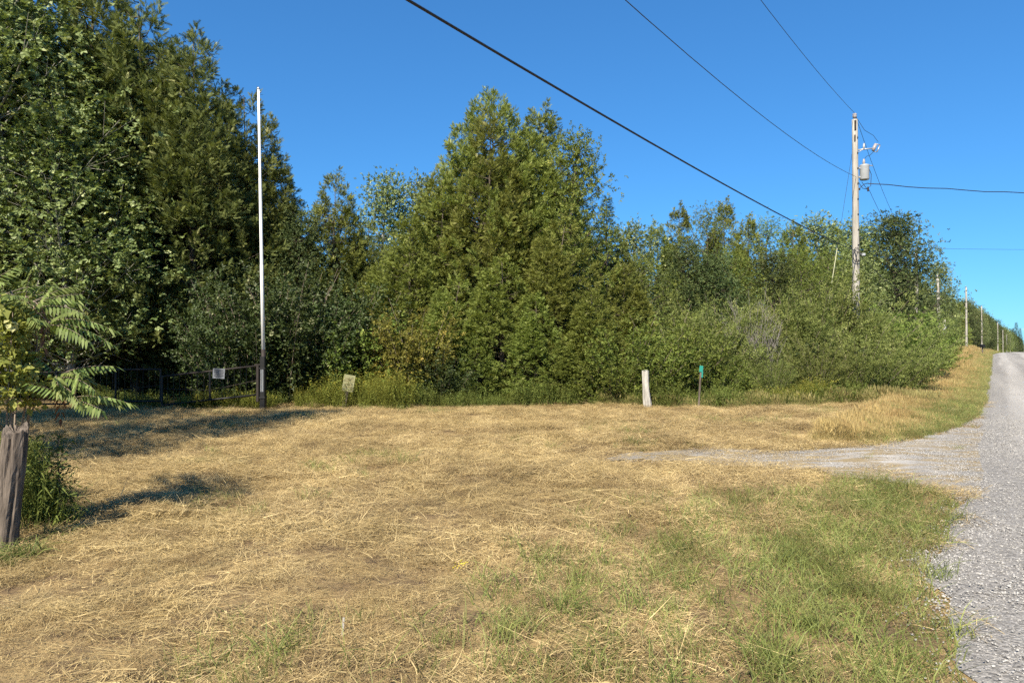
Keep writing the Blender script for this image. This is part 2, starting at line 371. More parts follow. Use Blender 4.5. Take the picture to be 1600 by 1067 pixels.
# ------------------------------------------------------------------ scatter (uncountable ground cover only)
def scatter(name, variants, mats, pts, rot, scl, var, smooth=False):
    V, F, T, M, code = [], [], [], [], []; n = 0
    for k, (v, f, t, mi) in enumerate(variants):
        V.append(v); F.append(f + n); T.append(t); M.append(mi); code.append(np.full(len(v), 100.0 + k)); n += len(v)
    V.append(pts); T.append(np.zeros(len(pts))); code.append(np.asarray(var, float))
    me = raw_mesh(name, np.concatenate(V), np.concatenate(F), np.concatenate(T), np.concatenate(M), mats, smooth)
    nb = n
    a = me.attributes.new('code', 'FLOAT', 'POINT'); a.data.foreach_set('value', np.concatenate(code).astype(np.float32))
    r = np.zeros((nb + len(pts), 3), np.float32); r[nb:] = rot
    a = me.attributes.new('rot', 'FLOAT_VECTOR', 'POINT'); a.data.foreach_set('vector', r.ravel())
    s = np.ones(nb + len(pts), np.float32); s[nb:] = scl
    a = me.attributes.new('scl', 'FLOAT', 'POINT'); a.data.foreach_set('value', s)
    g = bpy.data.node_groups.new(name + '_nodes', 'GeometryNodeTree')
    g.interface.new_socket('Geometry', in_out='INPUT', socket_type='NodeSocketGeometry'); g.interface.new_socket('Geometry', in_out='OUTPUT', socket_type='NodeSocketGeometry')
    gi, go = g.nodes.new('NodeGroupInput'), g.nodes.new('NodeGroupOutput'); jn = g.nodes.new('GeometryNodeJoinGeometry')
    def named(nm, ty):
        x = g.nodes.new('GeometryNodeInputNamedAttribute'); x.data_type = ty; x.inputs['Name'].default_value = nm; return x.outputs[0]
    cd, rt, sl = named('code', 'FLOAT'), named('rot', 'FLOAT_VECTOR'), named('scl', 'FLOAT')
    def pick(val):
        c = g.nodes.new('FunctionNodeCompare'); c.data_type = 'FLOAT'; c.operation = 'EQUAL'; g.links.new(cd, c.inputs[0]); c.inputs[1].default_value = val; c.inputs['Epsilon'].default_value = .1
        sp = g.nodes.new('GeometryNodeSeparateGeometry'); sp.domain = 'POINT'; g.links.new(gi.outputs[0], sp.inputs[0]); g.links.new(c.outputs[0], sp.inputs['Selection']); return sp.outputs[0]
    for k in range(len(variants)):
        io = g.nodes.new('GeometryNodeInstanceOnPoints')
        g.links.new(pick(float(k)), io.inputs['Points']); g.links.new(pick(100.0 + k), io.inputs['Instance'])
        g.links.new(rt, io.inputs['Rotation']); g.links.new(sl, io.inputs['Scale']); g.links.new(io.outputs[0], jn.inputs[0])
    g.links.new(jn.outputs[0], go.inputs[0])
    o = put(name, me, kind='stuff'); md = o.modifiers.new('scatter', 'NODES'); md.node_group = g
    return o

def ribbon(mb, p0, d, length, width, curl, tint, segs=2, droop=0.0):
    """grass blades: k ribbons from p0 along d, bending by curl (k,3) and drooping"""
    k = len(p0); side = unit(np.cross(d, [0, 0, 1.0]) + rng.normal(0, .3, (k, 3)))
    L_, R_ = [], []
    for i in range(segs + 1):
        t = i / segs; c = p0 + d * (length * t)[:, None] + curl * (t * t * length)[:, None]; c[:, 2] -= droop * t * t * length
        w = width * (1 - .85 * t) * .5
        L_.append(c - side * w[:, None]); R_.append(c + side * w[:, None])
    V = np.stack([q for i in range(segs + 1) for q in (L_[i], R_[i])], 1); F = []
    for i in range(segs): a = 2 * i; F += [(a, a + 1, a + 3), (a, a + 3, a + 2)]
    F = np.array(F); n = V.shape[1]
    mb.add(V.reshape(-1, 3), (F[None] + (np.arange(k) * n)[:, None, None]).reshape(-1, 3), np.repeat(tint, n))

def hay_patch(n=300, rad=.33, wid=.0036):
    mb = MB(); a = rng.random(n) * 6.28; r = rad * np.sqrt(rng.random(n))
    p = np.stack([r * np.cos(a), r * np.sin(a), .004 + .045 * rng.random(n) ** 1.6], 1)
    main = rng.random() * 6.28; th = np.where(rng.random(n) < .7, main + 2.2 * (r / rad) * np.cos(a) + rng.normal(0, .35, n), rng.random(n) * 6.28)
    el = rng.normal(.06, .2, n)
    d = np.stack([np.cos(th) * np.cos(el), np.sin(th) * np.cos(el), np.sin(el)], 1)
    ln = .05 + .15 * rng.random(n) ** 1.5
    p -= d * (ln * .5)[:, None] * np.array([1, 1, 0])
    ribbon(mb, p, d, ln, wid * (.5 + rng.random(n)), rng.normal(0, .5, (n, 3)) * np.array([1, 1, .4]), rng.random(n), 3, .12)
    return mb.arrays()
def tuft(n, rad, h0, h1, lean, wid, segs=3, droop=.35):
    mb = MB(); a = rng.random(n) * 6.28; r = rad * np.sqrt(rng.random(n))
    p = np.stack([r * np.cos(a), r * np.sin(a), np.zeros(n) - .01], 1)
    th = rng.random(n) * 6.28; le = np.abs(rng.normal(0, lean, n))
    d = np.stack([np.cos(th) * np.sin(le), np.sin(th) * np.sin(le), np.cos(le)], 1)
    ln = h0 + (h1 - h0) * rng.random(n)
    cu = np.stack([np.cos(th), np.sin(th), np.zeros(n)], 1) * (.5 * rng.random(n))[:, None]
    ribbon(mb, p, d, ln, wid * (.6 + .8 * rng.random(n)), cu, rng.random(n), segs, droop)
    return mb.arrays()
def tall_tuft(n, rad, h0, h1, heads=True):
    v = MB(); V, F, T, M = tuft(n, rad, h0, h1, .22, .006, 3, .2); v.add(V, F, T)
    if heads:
        k = n // 3; a = rng.random(k) * 6.28; r = rad * rng.random(k)
        le = np.abs(rng.normal(0, .15, k)); th = rng.random(k) * 6.28
        d = np.stack([np.cos(th) * np.sin(le), np.sin(th) * np.sin(le), np.cos(le)], 1); ln = h1 * (.8 + .5 * rng.random(k))
        p = np.stack([r * np.cos(a), r * np.sin(a), np.zeros(k)], 1)
        ribbon(v, p, d, ln, np.full(k, .005), np.zeros((k, 3)), .6 + .4 * rng.random(k), 2, .1)
        ribbon(v, p + d * (ln * .8)[:, None], d, ln * .25, np.full(k, .022), d[:, [1, 0, 2]] * .2, .75 + .25 * rng.random(k), 2, .3)
    return v.arrays()
ICO_V = None
def pebbles(n=130, rad=.3, lo=.0028, hi=.0085):
    global ICO_V
    import bmesh
    bm = bmesh.new(); bmesh.ops.create_icosphere(bm, subdivisions=1, radius=1); bm.verts.index_update()
    v = np.array([q.co[:] for q in bm.verts]); f = np.array([[q.index for q in w.verts] for w in bm.faces]); bm.free()
    mb = MB()
    for i in range(n):
        a = rng.random() * 6.28; r = rad * math.sqrt(rng.random()); s = lo + (hi - lo) * rng.random() ** 2.2
        q = v * (1 + rng.normal(0, .16, (len(v), 1))) * s * np.array([1.2, .9, .65]); c, sn = math.cos(a * 3), math.sin(a * 3)
        q = q @ np.array([[c, -sn, 0], [sn, c, 0], [0, 0, 1]]).T
        mb.add(q + np.array([r * math.cos(a), r * math.sin(a), s * .25]), f, rng.random())
    return mb.arrays()

def rand_rot(n, tilt=.06):
    r = rng.normal(0, tilt, (n, 3)); r[:, 2] = rng.random(n) * 6.28; return r
def pts_in(n, x0, x1, y0, y1):
    return x0 + (x1 - x0) * rng.random(n), y0 + (y1 - y0) * rng.random(n)
def treeline(x): return 20.4 + .35 * np.sin(x * .9) + np.where(x > 8, (x - 8) * .35, 0)

# mown hay lying over the field
x, y = pts_in(24000, -17, 16, 2.0, 22.5)
e = edge_x(y) - x
dense = np.clip(1.25 - y * .02 + .35 * wav(x, y, 1.6, 11), .25, 1.2)
ind = inpoly(x, y, DRIVE) 
west = sstep(.5, 4.5, x - 1.0)                                    # the drive clears towards the road
p_keep = np.where(ind, .62 * (1 - west), dense * np.where(e < 1.5, .3, 1.0)) * .62
k = (np.abs(x) < .74 * y + 2.2) & (e > .12) & (y < treeline(x)) & (rng.random(len(x)) < p_keep)
x, y = x[k], y[k]
sc = (.65 + .65 * rng.random(len(x))) * (1 + .34 * np.clip(wav(x, y, 2.2, 12), -.6, 1)) * (.72 + .28 * sstep(4, 8, y))
scatter('mown_hay', [hay_patch() for _ in range(6)], 'hay', np.stack([x, y, land(x, y) + .002], 1), rand_rot(len(x), .07), sc, rng.integers(0, 6, len(x)))
# short stubble and dry leaning blades through the hay
x, y = pts_in(9000, -16, 15, 2.2, 21.5); e = edge_x(y) - x
k = (np.abs(x) < .74 * y + 2) & (e > .3) & (y < treeline(x)) & ~inpoly(x, y, DRIVE) & (rng.random(len(x)) < .4 + .4 * wav(x, y, 1.1, 14))
x, y = x[k], y[k]
scatter('dry_stubble', [tuft(30, .16, .03, .10, .9, .004, 2, .4) for _ in range(4)], 'hay', np.stack([x, y, land(x, y)], 1), rand_rot(len(x)), .7 + .6 * rng.random(len(x)), rng.integers(0, 4, len(x)))
# living green grass: along the road edge and in patches through the field
x, y = pts_in(52000, -15, 16, 2.2, 21.5); e = edge_x(y) - x
w1 = np.clip(1.25 - np.abs(e - .75) / 1.0 + .35 * wav(x, y, 1.5, 21), 0, 1) * (e > 0)
w2 = np.clip((.55 * wav(x, y, .8, 22) + .4 * wav(x, y, 2.4, 23) - .34) * 1.3, 0, .7) * np.where(y < 7, .8, .3)
w2 = np.maximum(w2, .55 * np.exp(-((x + 1.35) / .35) ** 2 - ((y - 3.85) / .45) ** 2))
w3 = .45 * np.exp(-((e - 2.0) / .9) ** 2) * (y < 8)
pr = np.maximum(np.maximum(w1, w2), w3)
pr = np.where(inpoly(x, y, DRIVE), pr * .02, pr)
k = (np.abs(x) < .74 * y + 2) & (e > -.06 + .12 * rng.random(len(x))) & (y < treeline(x) + .4) & (rng.random(len(x)) < np.minimum(1, pr * .85))
x, y = x[k], y[k]
scatter('green_grass', [tuft(32, .11, .08, .27, .42, .006) for _ in range(5)], 'green_grass', np.stack([x, y, land(x, y)], 1), rand_rot(len(x), .1), .7 + .6 * rng.random(len(x)), rng.integers(0, 5, len(x)))
# unmown grass on the verge beyond the drive
yy = 12.3 + 106 * rng.random(26000) ** 1.7; ee = -.05 + (2.7 + 3.3 * sstep(30, 55, yy)) * rng.random(26000) ** 1.1
xx = edge_x(yy) - ee; k = (ee > -.1) & (yy > 12.3 + 5.6 * np.exp(-np.maximum(ee, 0) / .55) + .35 * rng.random(26000))
gre = np.clip(1.35 - ee / 2.1 + .55 * wav(xx, yy, .8, 31), 0, .93) > rng.random(len(xx))
hs = np.clip(.35 + .2 * ee, .4, 1.0) * (.62 + .38 * sstep(17, 32, yy)) * (1 + .35 * wav(xx, yy, 1.3, 33)) * np.where(yy > 40, 1.15, 1)
for nm, sel, mt, hh in (('verge_grass', gre, 'verge_green', (.14, .34)), ('dry_verge_grass', ~gre, 'dry_tall_grass', (.2, .42))):
    s = k & sel; n = int(s.sum())
    scatter(nm, [tall_tuft(34, .2, *hh) for _ in range(4)], mt, np.stack([xx[s], yy[s], land(xx[s], yy[s])], 1), rand_rot(n, .08), hs[s] * (.75 + .5 * rng.random(n)) * np.where(yy[s] > 45, 1.3, 1), rng.integers(0, 4, n))
# far verge on the other side of the road
yy = -6 + 110 * rng.random(3500) ** 1.4; ee = ROADW - .05 + 4.5 * rng.random(3500); xx = edge_x(yy) + ee
scatter('verge_grass', [tall_tuft(34, .22, .15, .4) for _ in range(2)], 'verge_green', np.stack([xx, yy, land(xx, yy)], 1), rand_rot(3500, .08), .8 + .6 * rng.random(3500), rng.integers(0, 2, 3500))
# loose stones on road and drive
x, y = pts_in(9000, 0, 22, 2.4, 24); e = x - edge_x(y)
lane = np.sin((.836 * x - .548 * y + .55) * 2.75 - 2.5)
k = (e > -.12) & (x < .74 * y + 1.2) & (rng.random(len(x)) < np.clip(.75 - .6 * lane, .12, 1)) & (rng.random(len(x)) < .8 * (1 - sstep(8, 23, y))) & (e < ROADW)
kd = inpoly(x, y, DRIVE) & (rng.random(len(x)) < .6 * np.clip((x - 1) / 4, .1, 1)) & ~k
k = k | kd; x, y = x[k], y[k]; e = x - edge_x(y); tz = np.clip(e / ROADW, 0, 1)
z = land(x, y) + np.where(e > 0, .006 + .05 * np.sin(np.pi * tz) ** .6, .014)
scatter('loose_gravel', [pebbles() for _ in range(4)], 'pebble', np.stack([x, y, z], 1), rand_rot(len(x), .02), .8 + .5 * rng.random(len(x)), rng.integers(0, 4, len(x)))

# ------------------------------------------------------------------ foliage templates
def spray_template():                                        # flat cedar frond: narrow blades off one axis
    V, F = [], []
    def blade(x, y, a, l, w, z=0):
        c, s = math.cos(a), math.sin(a); n = len(V)
        V.extend([(x - s * w, y + c * w, z), (x + s * w, y - c * w, z), (x + c * l, y + s * l, z - .10 * l)]); F.append((n, n + 1, n + 2))
    blade(0, 0, 0, 1.0, .045)
    for i, t in enumerate((.12, .3, .48, .66, .82)):
        for s in (-1, 1): blade(t, 0, s * (.85 - .35 * t), .50 * (1 - t * .6), .05)
    return np.array(V, float), np.array(F)
def twig_template(n, leaf_l, leaf_w, spread, hang=.0, seed=1):
    r = np.random.default_rng(seed); V, F = [], []
    for i in range(n):
        t = .15 + .85 * i / max(1, n - 1); s = 1 if i % 2 else -1; az = s * (.5 + .7 * r.random()) * (1 if i < n - 1 else .1)
        d = unit(np.array([math.cos(az), math.sin(az), r.normal(0, .45) - hang])); side = unit(np.cross(d, unit(np.array([r.normal(0, .5), r.normal(0, .5), 1.0])))); up = np.cross(side, d)
        b0 = np.array([t, 0, 0]) * spread; l, w = leaf_l * (.75 + .5 * r.random()), leaf_w * (.75 + .5 * r.random()); k = len(V)
        V += [b0, b0 + d * l * .45 + side * w + up * w * .35, b0 + d * l, b0 + d * l * .45 - side * w + up * w * .35]; F += [(k, k + 1, k + 2), (k, k + 2, k + 3)]
    return np.array(V, float), np.array(F)
def needle_template():
    r = np.random.default_rng(5); V, F = [], []
    for i in range(12):
        t = i / 11; s = 1 if i % 2 else -1; a = s * .8; l = .4; k = len(V); z = r.normal(0, .12)
        V += [(t - .05, 0, 0), (t + .06, 0, 0), (t + l * math.cos(a), l * math.sin(a), z)]; F.append((k, k + 1, k + 2))
    return np.array(V, float), np.array(F)
SPRAY = spray_template(); NEEDLE = needle_template()
ASPEN = [twig_template(6, .085, .036, .17, .25, s) for s in (1, 2, 3)]
ASH = [twig_template(7, .12, .026, .20, .3, s) for s in (4, 5, 6)]
DARKT = [twig_template(7, .095, .030, .17, .1, s) for s in (7, 8, 9)]
WILLOW = [twig_template(7, .085, .012, .20, -.5, s) for s in (10, 11, 12)]
BUSHT = [twig_template(6, .060, .024, .13, .1, s) for s in (13, 14, 15)]

PROTO = {}
def reg(key, crown, trunk, cm, tm, h): PROTO[key] = (crown.mesh(key + '_crown', cm), trunk.mesh(key + '_trunk', tm, True), h)

def cedar(key, H=10., Rr=2.5, base=.02, npl=900, per=28, mat='cedar_leaf', leaders=2, seed=0, ex=.7, lump=.16, fill=.55):
    """cedar: thousands of small upright plumes of flat fronds clothing a ragged cone"""
    global rng
    keep = rng; rng = np.random.default_rng(seed)
    cr, tr = MB(), MB(); zs = np.linspace(0, H * .97, 9); bend = rng.normal(0, .05, 2)
    axx = np.stack([bend[0] * np.sin(zs), bend[1] * np.sin(zs * .8), zs - .15], 1)
    tr.tube(axx, .008 + .14 * (1 - zs / H) ** 1.3 * (H / 10), 7, wob=.2)
    tips = [(0.0, 0.0, H, 1.0)] + [(Rr * .32 * math.cos(q), Rr * .32 * math.sin(q), H * (.80 + .10 * rng.random()), .6) for q in rng.random(leaders - 1) * 6.28 + np.arange(leaders - 1) * 2.1]
    ph = rng.random(6) * 6.28; w = np.array([t[2] * t[3] for t in tips]); w /= w.sum()
    P_, A_, L_, T_ = [], [], [], []
    for ti, (lx, ly, hh, rs_) in enumerate(tips):
        n = int(npl * w[ti]); lo = base if ti == 0 else .5
        u = 1 - (1 - lo) * np.sqrt(rng.random(n) * .97 + .0005) if ex > .62 else 1 - (1 - lo) * rng.random(n) ** .7
        u = np.where(rng.random(n) < .30, np.maximum(lo, 1 - .55 * rng.random(n) ** .68), u)          # well clothed tips
        az = rng.random(n) * 6.28318
        lu = lump * (1 - .75 * u); lp = 1 + lu * np.sin(3 * az + 7 * u + ph[0]) + lu * .8 * np.sin(5 * az - 16 * u + ph[1]) + lu * .6 * np.sin(9 * az + 31 * u + ph[2])
        r = Rr * rs_ * (1 - u) ** ex * lp * np.minimum(1, .82 + 2.2 * u) * (fill + (1 - fill) * rng.random(n) ** .45) + .03
        out = np.stack([np.cos(az), np.sin(az), 0 * az], 1)
        k = np.minimum(1, u / .4)
        P_.append(np.stack([lx * k + r * np.cos(az), ly * k + r * np.sin(az), u * hh], 1))
        A_.append(unit(out * (.95 - .65 * u)[:, None] + np.array([0, 0, 1.0]) * (.15 + .95 * u)[:, None] + rng.normal(0, .22, (n, 3))))
        L_.append((.30 + .42 * rng.random(n)) * (1 - .3 * u)); T_.append(rng.normal(0, .13, n))
    P_, A_, L_, T_ = map(np.concatenate, (P_, A_, L_, T_)); n = len(P_)
    for i in range(0, n, 5):
        zb = max(.2, P_[i, 2] - .35 * math.hypot(P_[i, 0], P_[i, 1])); c = np.array([np.interp(zb, zs, axx[:, 0]), np.interp(zb, zs, axx[:, 1]), zb])
        tr.tube([c, (c + P_[i]) / 2 + np.array([0, 0, -.05]), P_[i] + A_[i] * L_[i] * .5], [.018, .012, .004], 4, cap=False)
    q = np.repeat(np.arange(n), per); m_ = len(q); t = rng.random(m_) ** .8
    side = unit(np.cross(A_[q], rng.normal(0, 1, (m_, 3))))
    pos = P_[q] + A_[q] * ((t - .25) * L_[q])[:, None] + side * ((.16 * (1.1 - t) * rng.random(m_)))[:, None]
    pos[:, 2] = np.maximum(pos[:, 2], .03)
    d = A_[q] * (.55 + .4 * t)[:, None] + side * (.75 - .3 * t)[:, None] + rng.normal(0, .22, (m_, 3)) + np.array([0, 0, -.12])
    stamp(cr, *SPRAY, pos, frames(d, tilt=rng.normal(0, 1.2, m_)), .088 + .105 * rng.random(m_), np.clip(rng.normal(.47, .2, m_) + T_[q] + .18 * (t - .5), 0, 1))
    reg(key, cr, tr, mat, 'bark', H); rng = keep

def broad(key, H=10., Rr=2.6, base=.18, ncl=120, tw=52, mat='aspen_leaf', tmpl=ASPEN, bark='pale_bark', top=.8, clr=.55, seed=0, lump=.25):
    """broadleaf tree: leaf clumps at the ends of limbs inside a lumpy envelope"""
    global rng
    keep = rng; rng = np.random.default_rng(seed)
    cr, tr = MB(), MB(); zs = np.linspace(0, H * .93, 10)
    ph = rng.random(2) * 6
    axx = np.stack([.22 * np.sin(zs * .5 + ph[0]) - .22 * math.sin(ph[0]), .22 * np.sin(zs * .45 + ph[1]) - .22 * math.sin(ph[1]), zs - .15], 1)
    tr.tube(axx, .02 + .12 * (1 - zs / (H * .95)) * (H / 10), 7, wob=.2)
    for i in range(ncl):
        u = base + (1 - base) * ((i + rng.random()) / ncl); u = min(u, .99)
        v = (u - base) / (1 - base)
        env = Rr * (math.sin(math.pi * min(1, .12 + .88 * v ** top)) ** .62) * (1 + lump * math.sin(i * 1.7 + v * 9) * rng.random())
        az = i * 2.39996 + rng.normal(0, .4); rr = env * (.35 + .68 * rng.random() ** .6)
        c = np.array([np.interp(u * H, zs, axx[:, 0]) + rr * math.cos(az), np.interp(u * H, zs, axx[:, 1]) + rr * math.sin(az), u * H + rng.normal(0, .15)])
        zb = max(.4, c[2] - rr * (.55 + .5 * rng.random())); pb = np.array([np.interp(zb, zs, axx[:, 0]), np.interp(zb, zs, axx[:, 1]), zb]); mid = (pb + c) / 2 + np.array([0, 0, -.08 * rr])
        tr.tube([pb, mid, c], np.array([.030, .018, .007]) * (.6 + rr * .25), 4, cap=False)
        for _ in range(3):
            q = c + rng.normal(0, clr * .6, 3); tr.tube([mid * .3 + c * .7, q], [.008, .004], 3, cap=False)
        n = int(tw * (.6 + .8 * rng.random()))
        pos = c + rng.normal(0, 1, (n, 3)) * np.array([clr, clr, clr * .62]) * (.55 + .45 * rng.random((n, 1)))
        d = unit(pos - c) * .7 + rng.normal(0, .5, (n, 3)) + np.array([0, 0, .1])
        tb = rng.normal(0, .10)
        for q, t in enumerate(tmpl):
            s_ = np.arange(n) % len(tmpl) == q
            stamp(cr, *t, pos[s_], frames(d[s_], tilt=rng.normal(0, .5, s_.sum())), .8 + .5 * rng.random(s_.sum()), np.clip(rng.normal(.48, .24, s_.sum()) + tb, 0, 1))
    reg(key, cr, tr, mat, bark, H); rng = keep

def shrub(key, H=3., Rr=1.5, ns=46, tw=60, mat='willow_leaf', tmpl=WILLOW, bark='twig_bark', lean=.5, seed=0, low=.15, leafy=1.0, tsc=1.0):
    """many stems fanning out of the ground, leafy along their length"""
    global rng
    keep = rng; rng = np.random.default_rng(seed); cr, tr = MB(), MB()
    for i in range(ns):
        az = i * 2.39996 + rng.normal(0, .3); f0 = math.sqrt((i + .5) / ns); le = f0 * lean * (.8 + .4 * rng.random())
        ln = H * (1.0 - .38 * f0 * f0) * (.72 + .36 * rng.random()); out = np.array([math.cos(az), math.sin(az), 0])
        p0 = out * f0 * Rr * .35; s = np.linspace(0, 1, 6)
        f = lambda s: p0 + out * (ln * (math.sin(le) * s + .14 * s * s))[:, None] + np.array([0, 0, 1.0]) * (ln * math.cos(le) * s - .03 * ln * s * s)[:, None] - np.array([0, 0, .08])
        tr.tube(f(s), .0025 + .010 * (1 - s) * (H / 3), 4, cap=False, tint=rng.random())
        n = int(tw * leafy * (.7 + .6 * rng.random()))
        if n < 1:
            for _ in range(14):
                a = .3 + .65 * rng.random(); q = f(np.array([a]))[0]; tr.tube([q, q + np.array([*rng.normal(0, .16, 2), .15 + .3 * rng.random()]) * H / 3], [.004, .002], 3, cap=False, tint=rng.random())
            continue
        sp = low + (1.0 - low) * rng.random(n) ** .8
        pos = f(sp) + rng.normal(0, 1, (n, 3)) * (.17 * H / 3 * (1.15 - .6 * sp))[:, None]; pos[:, 2] = np.maximum(pos[:, 2], .05)
        d = out * .5 + rng.normal(0, .5, (n, 3)) + np.array([0, 0, .45])
        for q, t in enumerate(tmpl):
            s_ = np.arange(n) % len(tmpl) == q
            stamp(cr, *t, pos[s_], frames(d[s_], tilt=rng.normal(0, .7, s_.sum())), tsc * (.75 + .5 * rng.random(s_.sum())), np.clip(rng.normal(.45, .25, s_.sum()), 0, 1))
    if not cr.V: cr.add(np.zeros((3, 3)) - .05, [(0, 1, 2)])
    reg(key, cr, tr, mat, bark, H); rng = keep

def spruce(key, H=12., Rr=1.9, seed=0, nb=170, mat='spruce_leaf'):
    global rng
    keep = rng; rng = np.random.default_rng(seed); cr, tr = MB(), MB()
    tr.tube([(0, 0, -.15), (0, 0, H * .5), (0, 0, H * .99)], [.14, .08, .01], 6)
    for i in range(nb):
        u = .06 + .93 * i / nb; z = H * u; ln = Rr * (1 - u) ** .9 * (.75 + .4 * rng.random()) + .12; az = i * 2.39996 + rng.normal(0, .2)
        out = np.array([math.cos(az), math.sin(az), 0]); lat = np.array([-out[1], out[0], 0]); n = int(ln * 24) + 5
        s = .1 + .92 * rng.random(n); sg = np.where(rng.random(n) < .5, -1, 1)
        pos = np.array([0, 0, z]) + out * (ln * s)[:, None] + lat * (sg * .22 * ln * (1.1 - s) * rng.random(n))[:, None]; pos[:, 2] += ln * (-.28 * s + .22 * s * s) + .35 * u * s * ln
        d = out * .8 + lat * (sg * .6)[:, None] + np.array([0, 0, 1.]) * rng.normal(-.05, .25, n)[:, None]
        stamp(cr, *NEEDLE, pos, frames(d, tilt=rng.normal(0, .4, n)), .2 + .12 * rng.random(n), rng.random(n))
    reg(key, cr, tr, mat, 'bark', H); rng = keep

cedar('cedar_a', 10, 2.5, .01, 1040, 28, seed=1, leaders=3)
cedar('cedar_b', 10, 2.2, .01, 960, 28, seed=2, leaders=2, lump=.15)
cedar('cedar_c', 10, 2.8, .01, 950, 28, seed=3, leaders=3, lump=.2)
cedar('cedar_e', 10, 3.9, .01, 2350, 27, seed=5, leaders=4, ex=.60, lump=.10, fill=.5)
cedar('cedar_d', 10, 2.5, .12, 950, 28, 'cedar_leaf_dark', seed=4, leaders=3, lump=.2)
broad('aspen_a', 10, 2.5, .16, 120, 46, seed=11)
broad('aspen_b', 10, 1.7, .20, 80, 46, seed=12, mat='aspen_leaf', lump=.4)
broad('ash_a', 10, 2.3, .12, 95, 44, 'ash_leaf', ASH, 'bark', seed=13, clr=.5, lump=.4)
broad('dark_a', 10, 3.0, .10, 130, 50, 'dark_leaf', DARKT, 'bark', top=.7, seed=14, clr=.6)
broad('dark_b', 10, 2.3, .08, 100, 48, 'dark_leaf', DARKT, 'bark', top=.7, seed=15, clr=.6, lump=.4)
broad('mid_a', 10, 2.4, .05, 110, 46, 'ash_leaf', BUSHT, 'bark', top=.75, seed=16, clr=.6, lump=.3)
spruce('spruce_a', 12, 1.9, 21)
shrub('willow_a', 3, 1.5, 52, 70, seed=31)
shrub('willow_b', 3, 1.2, 44, 66, seed=32, lean=.38)
shrub('bush_a', 3, 1.5, 48, 62, 'ash_leaf', BUSHT, seed=33, lean=.55, low=.05)
shrub('bush_b', 3, 1.3, 44, 60, 'shade_leaf', BUSHT, seed=34, lean=.45, low=.05)
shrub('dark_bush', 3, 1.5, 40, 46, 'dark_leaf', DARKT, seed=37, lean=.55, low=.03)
FEATH = [twig_template(9, .05, .006, .12, -.2, s) for s in (51, 52, 53)]
shrub('weed_a', 3, 1.2, 60, 44, 'weed_leaf', FEATH, seed=38, lean=.42, low=.05, tsc=3.4)
shrub('yellow_a', 3, .9, 40, 70, 'yellow_leaf', BUSHT, seed=35, lean=.28, low=.05)
shrub('bare_a', 3, 1.0, 46, 0, 'willow_leaf', WILLOW, 'dead_twig', seed=36, lean=.24)

def plant(key, name, label, cat, x, y, height, wide=1.0, rz=None, group=None, sink=.05):
    cm, tm, h = PROTO[key]; s = height / h; rz = random.random() * 6.28 if rz is None else rz
    t = thing(name, label, cat, (x, y, float(land(x, y)) - sink), rz, group)
    t.scale = (s * wide, s * wide, s)
    if len(cm.polygons) > 3: put('crown' if cat == 'tree' else 'foliage', cm, t)
    put('trunk' if cat == 'tree' else 'stem', tm, t)
    return t
def P(key, name, label, cat, px, d, top, wide=1.0, group=None, rz=None):
    """plant standing at depth d whose top reaches photo row top"""
    x = XAT(px, d); return plant(key, name, label, cat, x, d, ZAT(top, d) - float(land(x, d)), wide, rz, group)

# ------------------------------------------------------------------ trees of the forest edge
# central cedars
P('cedar_e', 'cedar_tree', 'tallest bright green cedar, a broad cone above all its neighbours', 'tree', 768, 26, 150, 1.0)
P('cedar_b', 'cedar_tree', 'slender cedar standing against the front of the tallest cedar', 'tree', 765, 24.7, 168, 1.05)
P('cedar_b', 'cedar_tree', 'tall cedar with second peak just behind the tallest cedar', 'tree', 845, 27.5, 162, 1.1)
P('cedar_c', 'cedar_tree', 'broad cedar forming the sloping shoulder of the tallest cedar, towards the gate', 'tree', 688, 25, 262, 1.1)
P('cedar_b', 'cedar_tree', 'medium cedar behind the yellow-leaved shrub', 'tree', 640, 23.8, 330, 1.3)
P('ash_a', 'broadleaf_tree', 'bright leafy broadleaf tree rising out of the cedars beside a spruce tip', 'tree', 908, 25.0, 222, .8)
P('cedar_b', 'cedar_tree', 'cedar filling the gap behind the twin peaks of the tallest cedars', 'tree', 795, 30, 235, 1.3)
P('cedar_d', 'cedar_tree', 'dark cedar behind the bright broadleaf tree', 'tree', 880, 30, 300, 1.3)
P('spruce_a', 'spruce_tree', 'dark spruce with open tip beside the bright broadleaf tree', 'tree', 948, 29, 302, .9)
GC = 'low cedars skirting the tallest cedar'
for px, d, tp, w, ky, lb in ((880, 23.4, 335, 1.4, 'cedar_c', 'bushy cedar directly below the bright broadleaf tree'), (975, 24, 405, 1.5, 'cedar_b', 'bushy cedar below the spruce tip, behind the leaning grey post'),
                         (785, 22.6, 395, 1.6, 'cedar_a', 'bushy cedar growing directly in front of the tallest cedar'), (715, 22.6, 430, 1.6, 'cedar_c', 'bushy cedar between the yellowing shrub and the tallest cedar'),
                         (838, 22.0, 455, 1.7, 'cedar_b', 'low cedar in front of the second peak cedar'), (925, 22.2, 450, 1.7, 'cedar_a', 'low cedar next to the shrub beside the leaning grey post'),
                         (745, 21.7, 520, 2.0, 'cedar_b', 'very low spreading cedar skirt meeting the mown hay'), (880, 21.7, 525, 2.0, 'cedar_c', 'very low spreading cedar skirt meeting the mown hay'), (600, 24.5, 400, 1.5, 'cedar_b', 'half-hidden cedar behind the goldenrod and the notice board')):
    P(ky, 'cedar_tree', lb, 'tree', px, d, tp, w, GC)
P('yellow_a', 'yellow_shrub', 'slender shrub with yellowing leaves in front of the cedars', 'shrub', 645, 21.4, 462, 1.15)
P('bush_b', 'leafy_shrub', 'dark leafy shrub between the yellowing shrub and the low cedars', 'shrub', 690, 21.4, 535, 1.5)
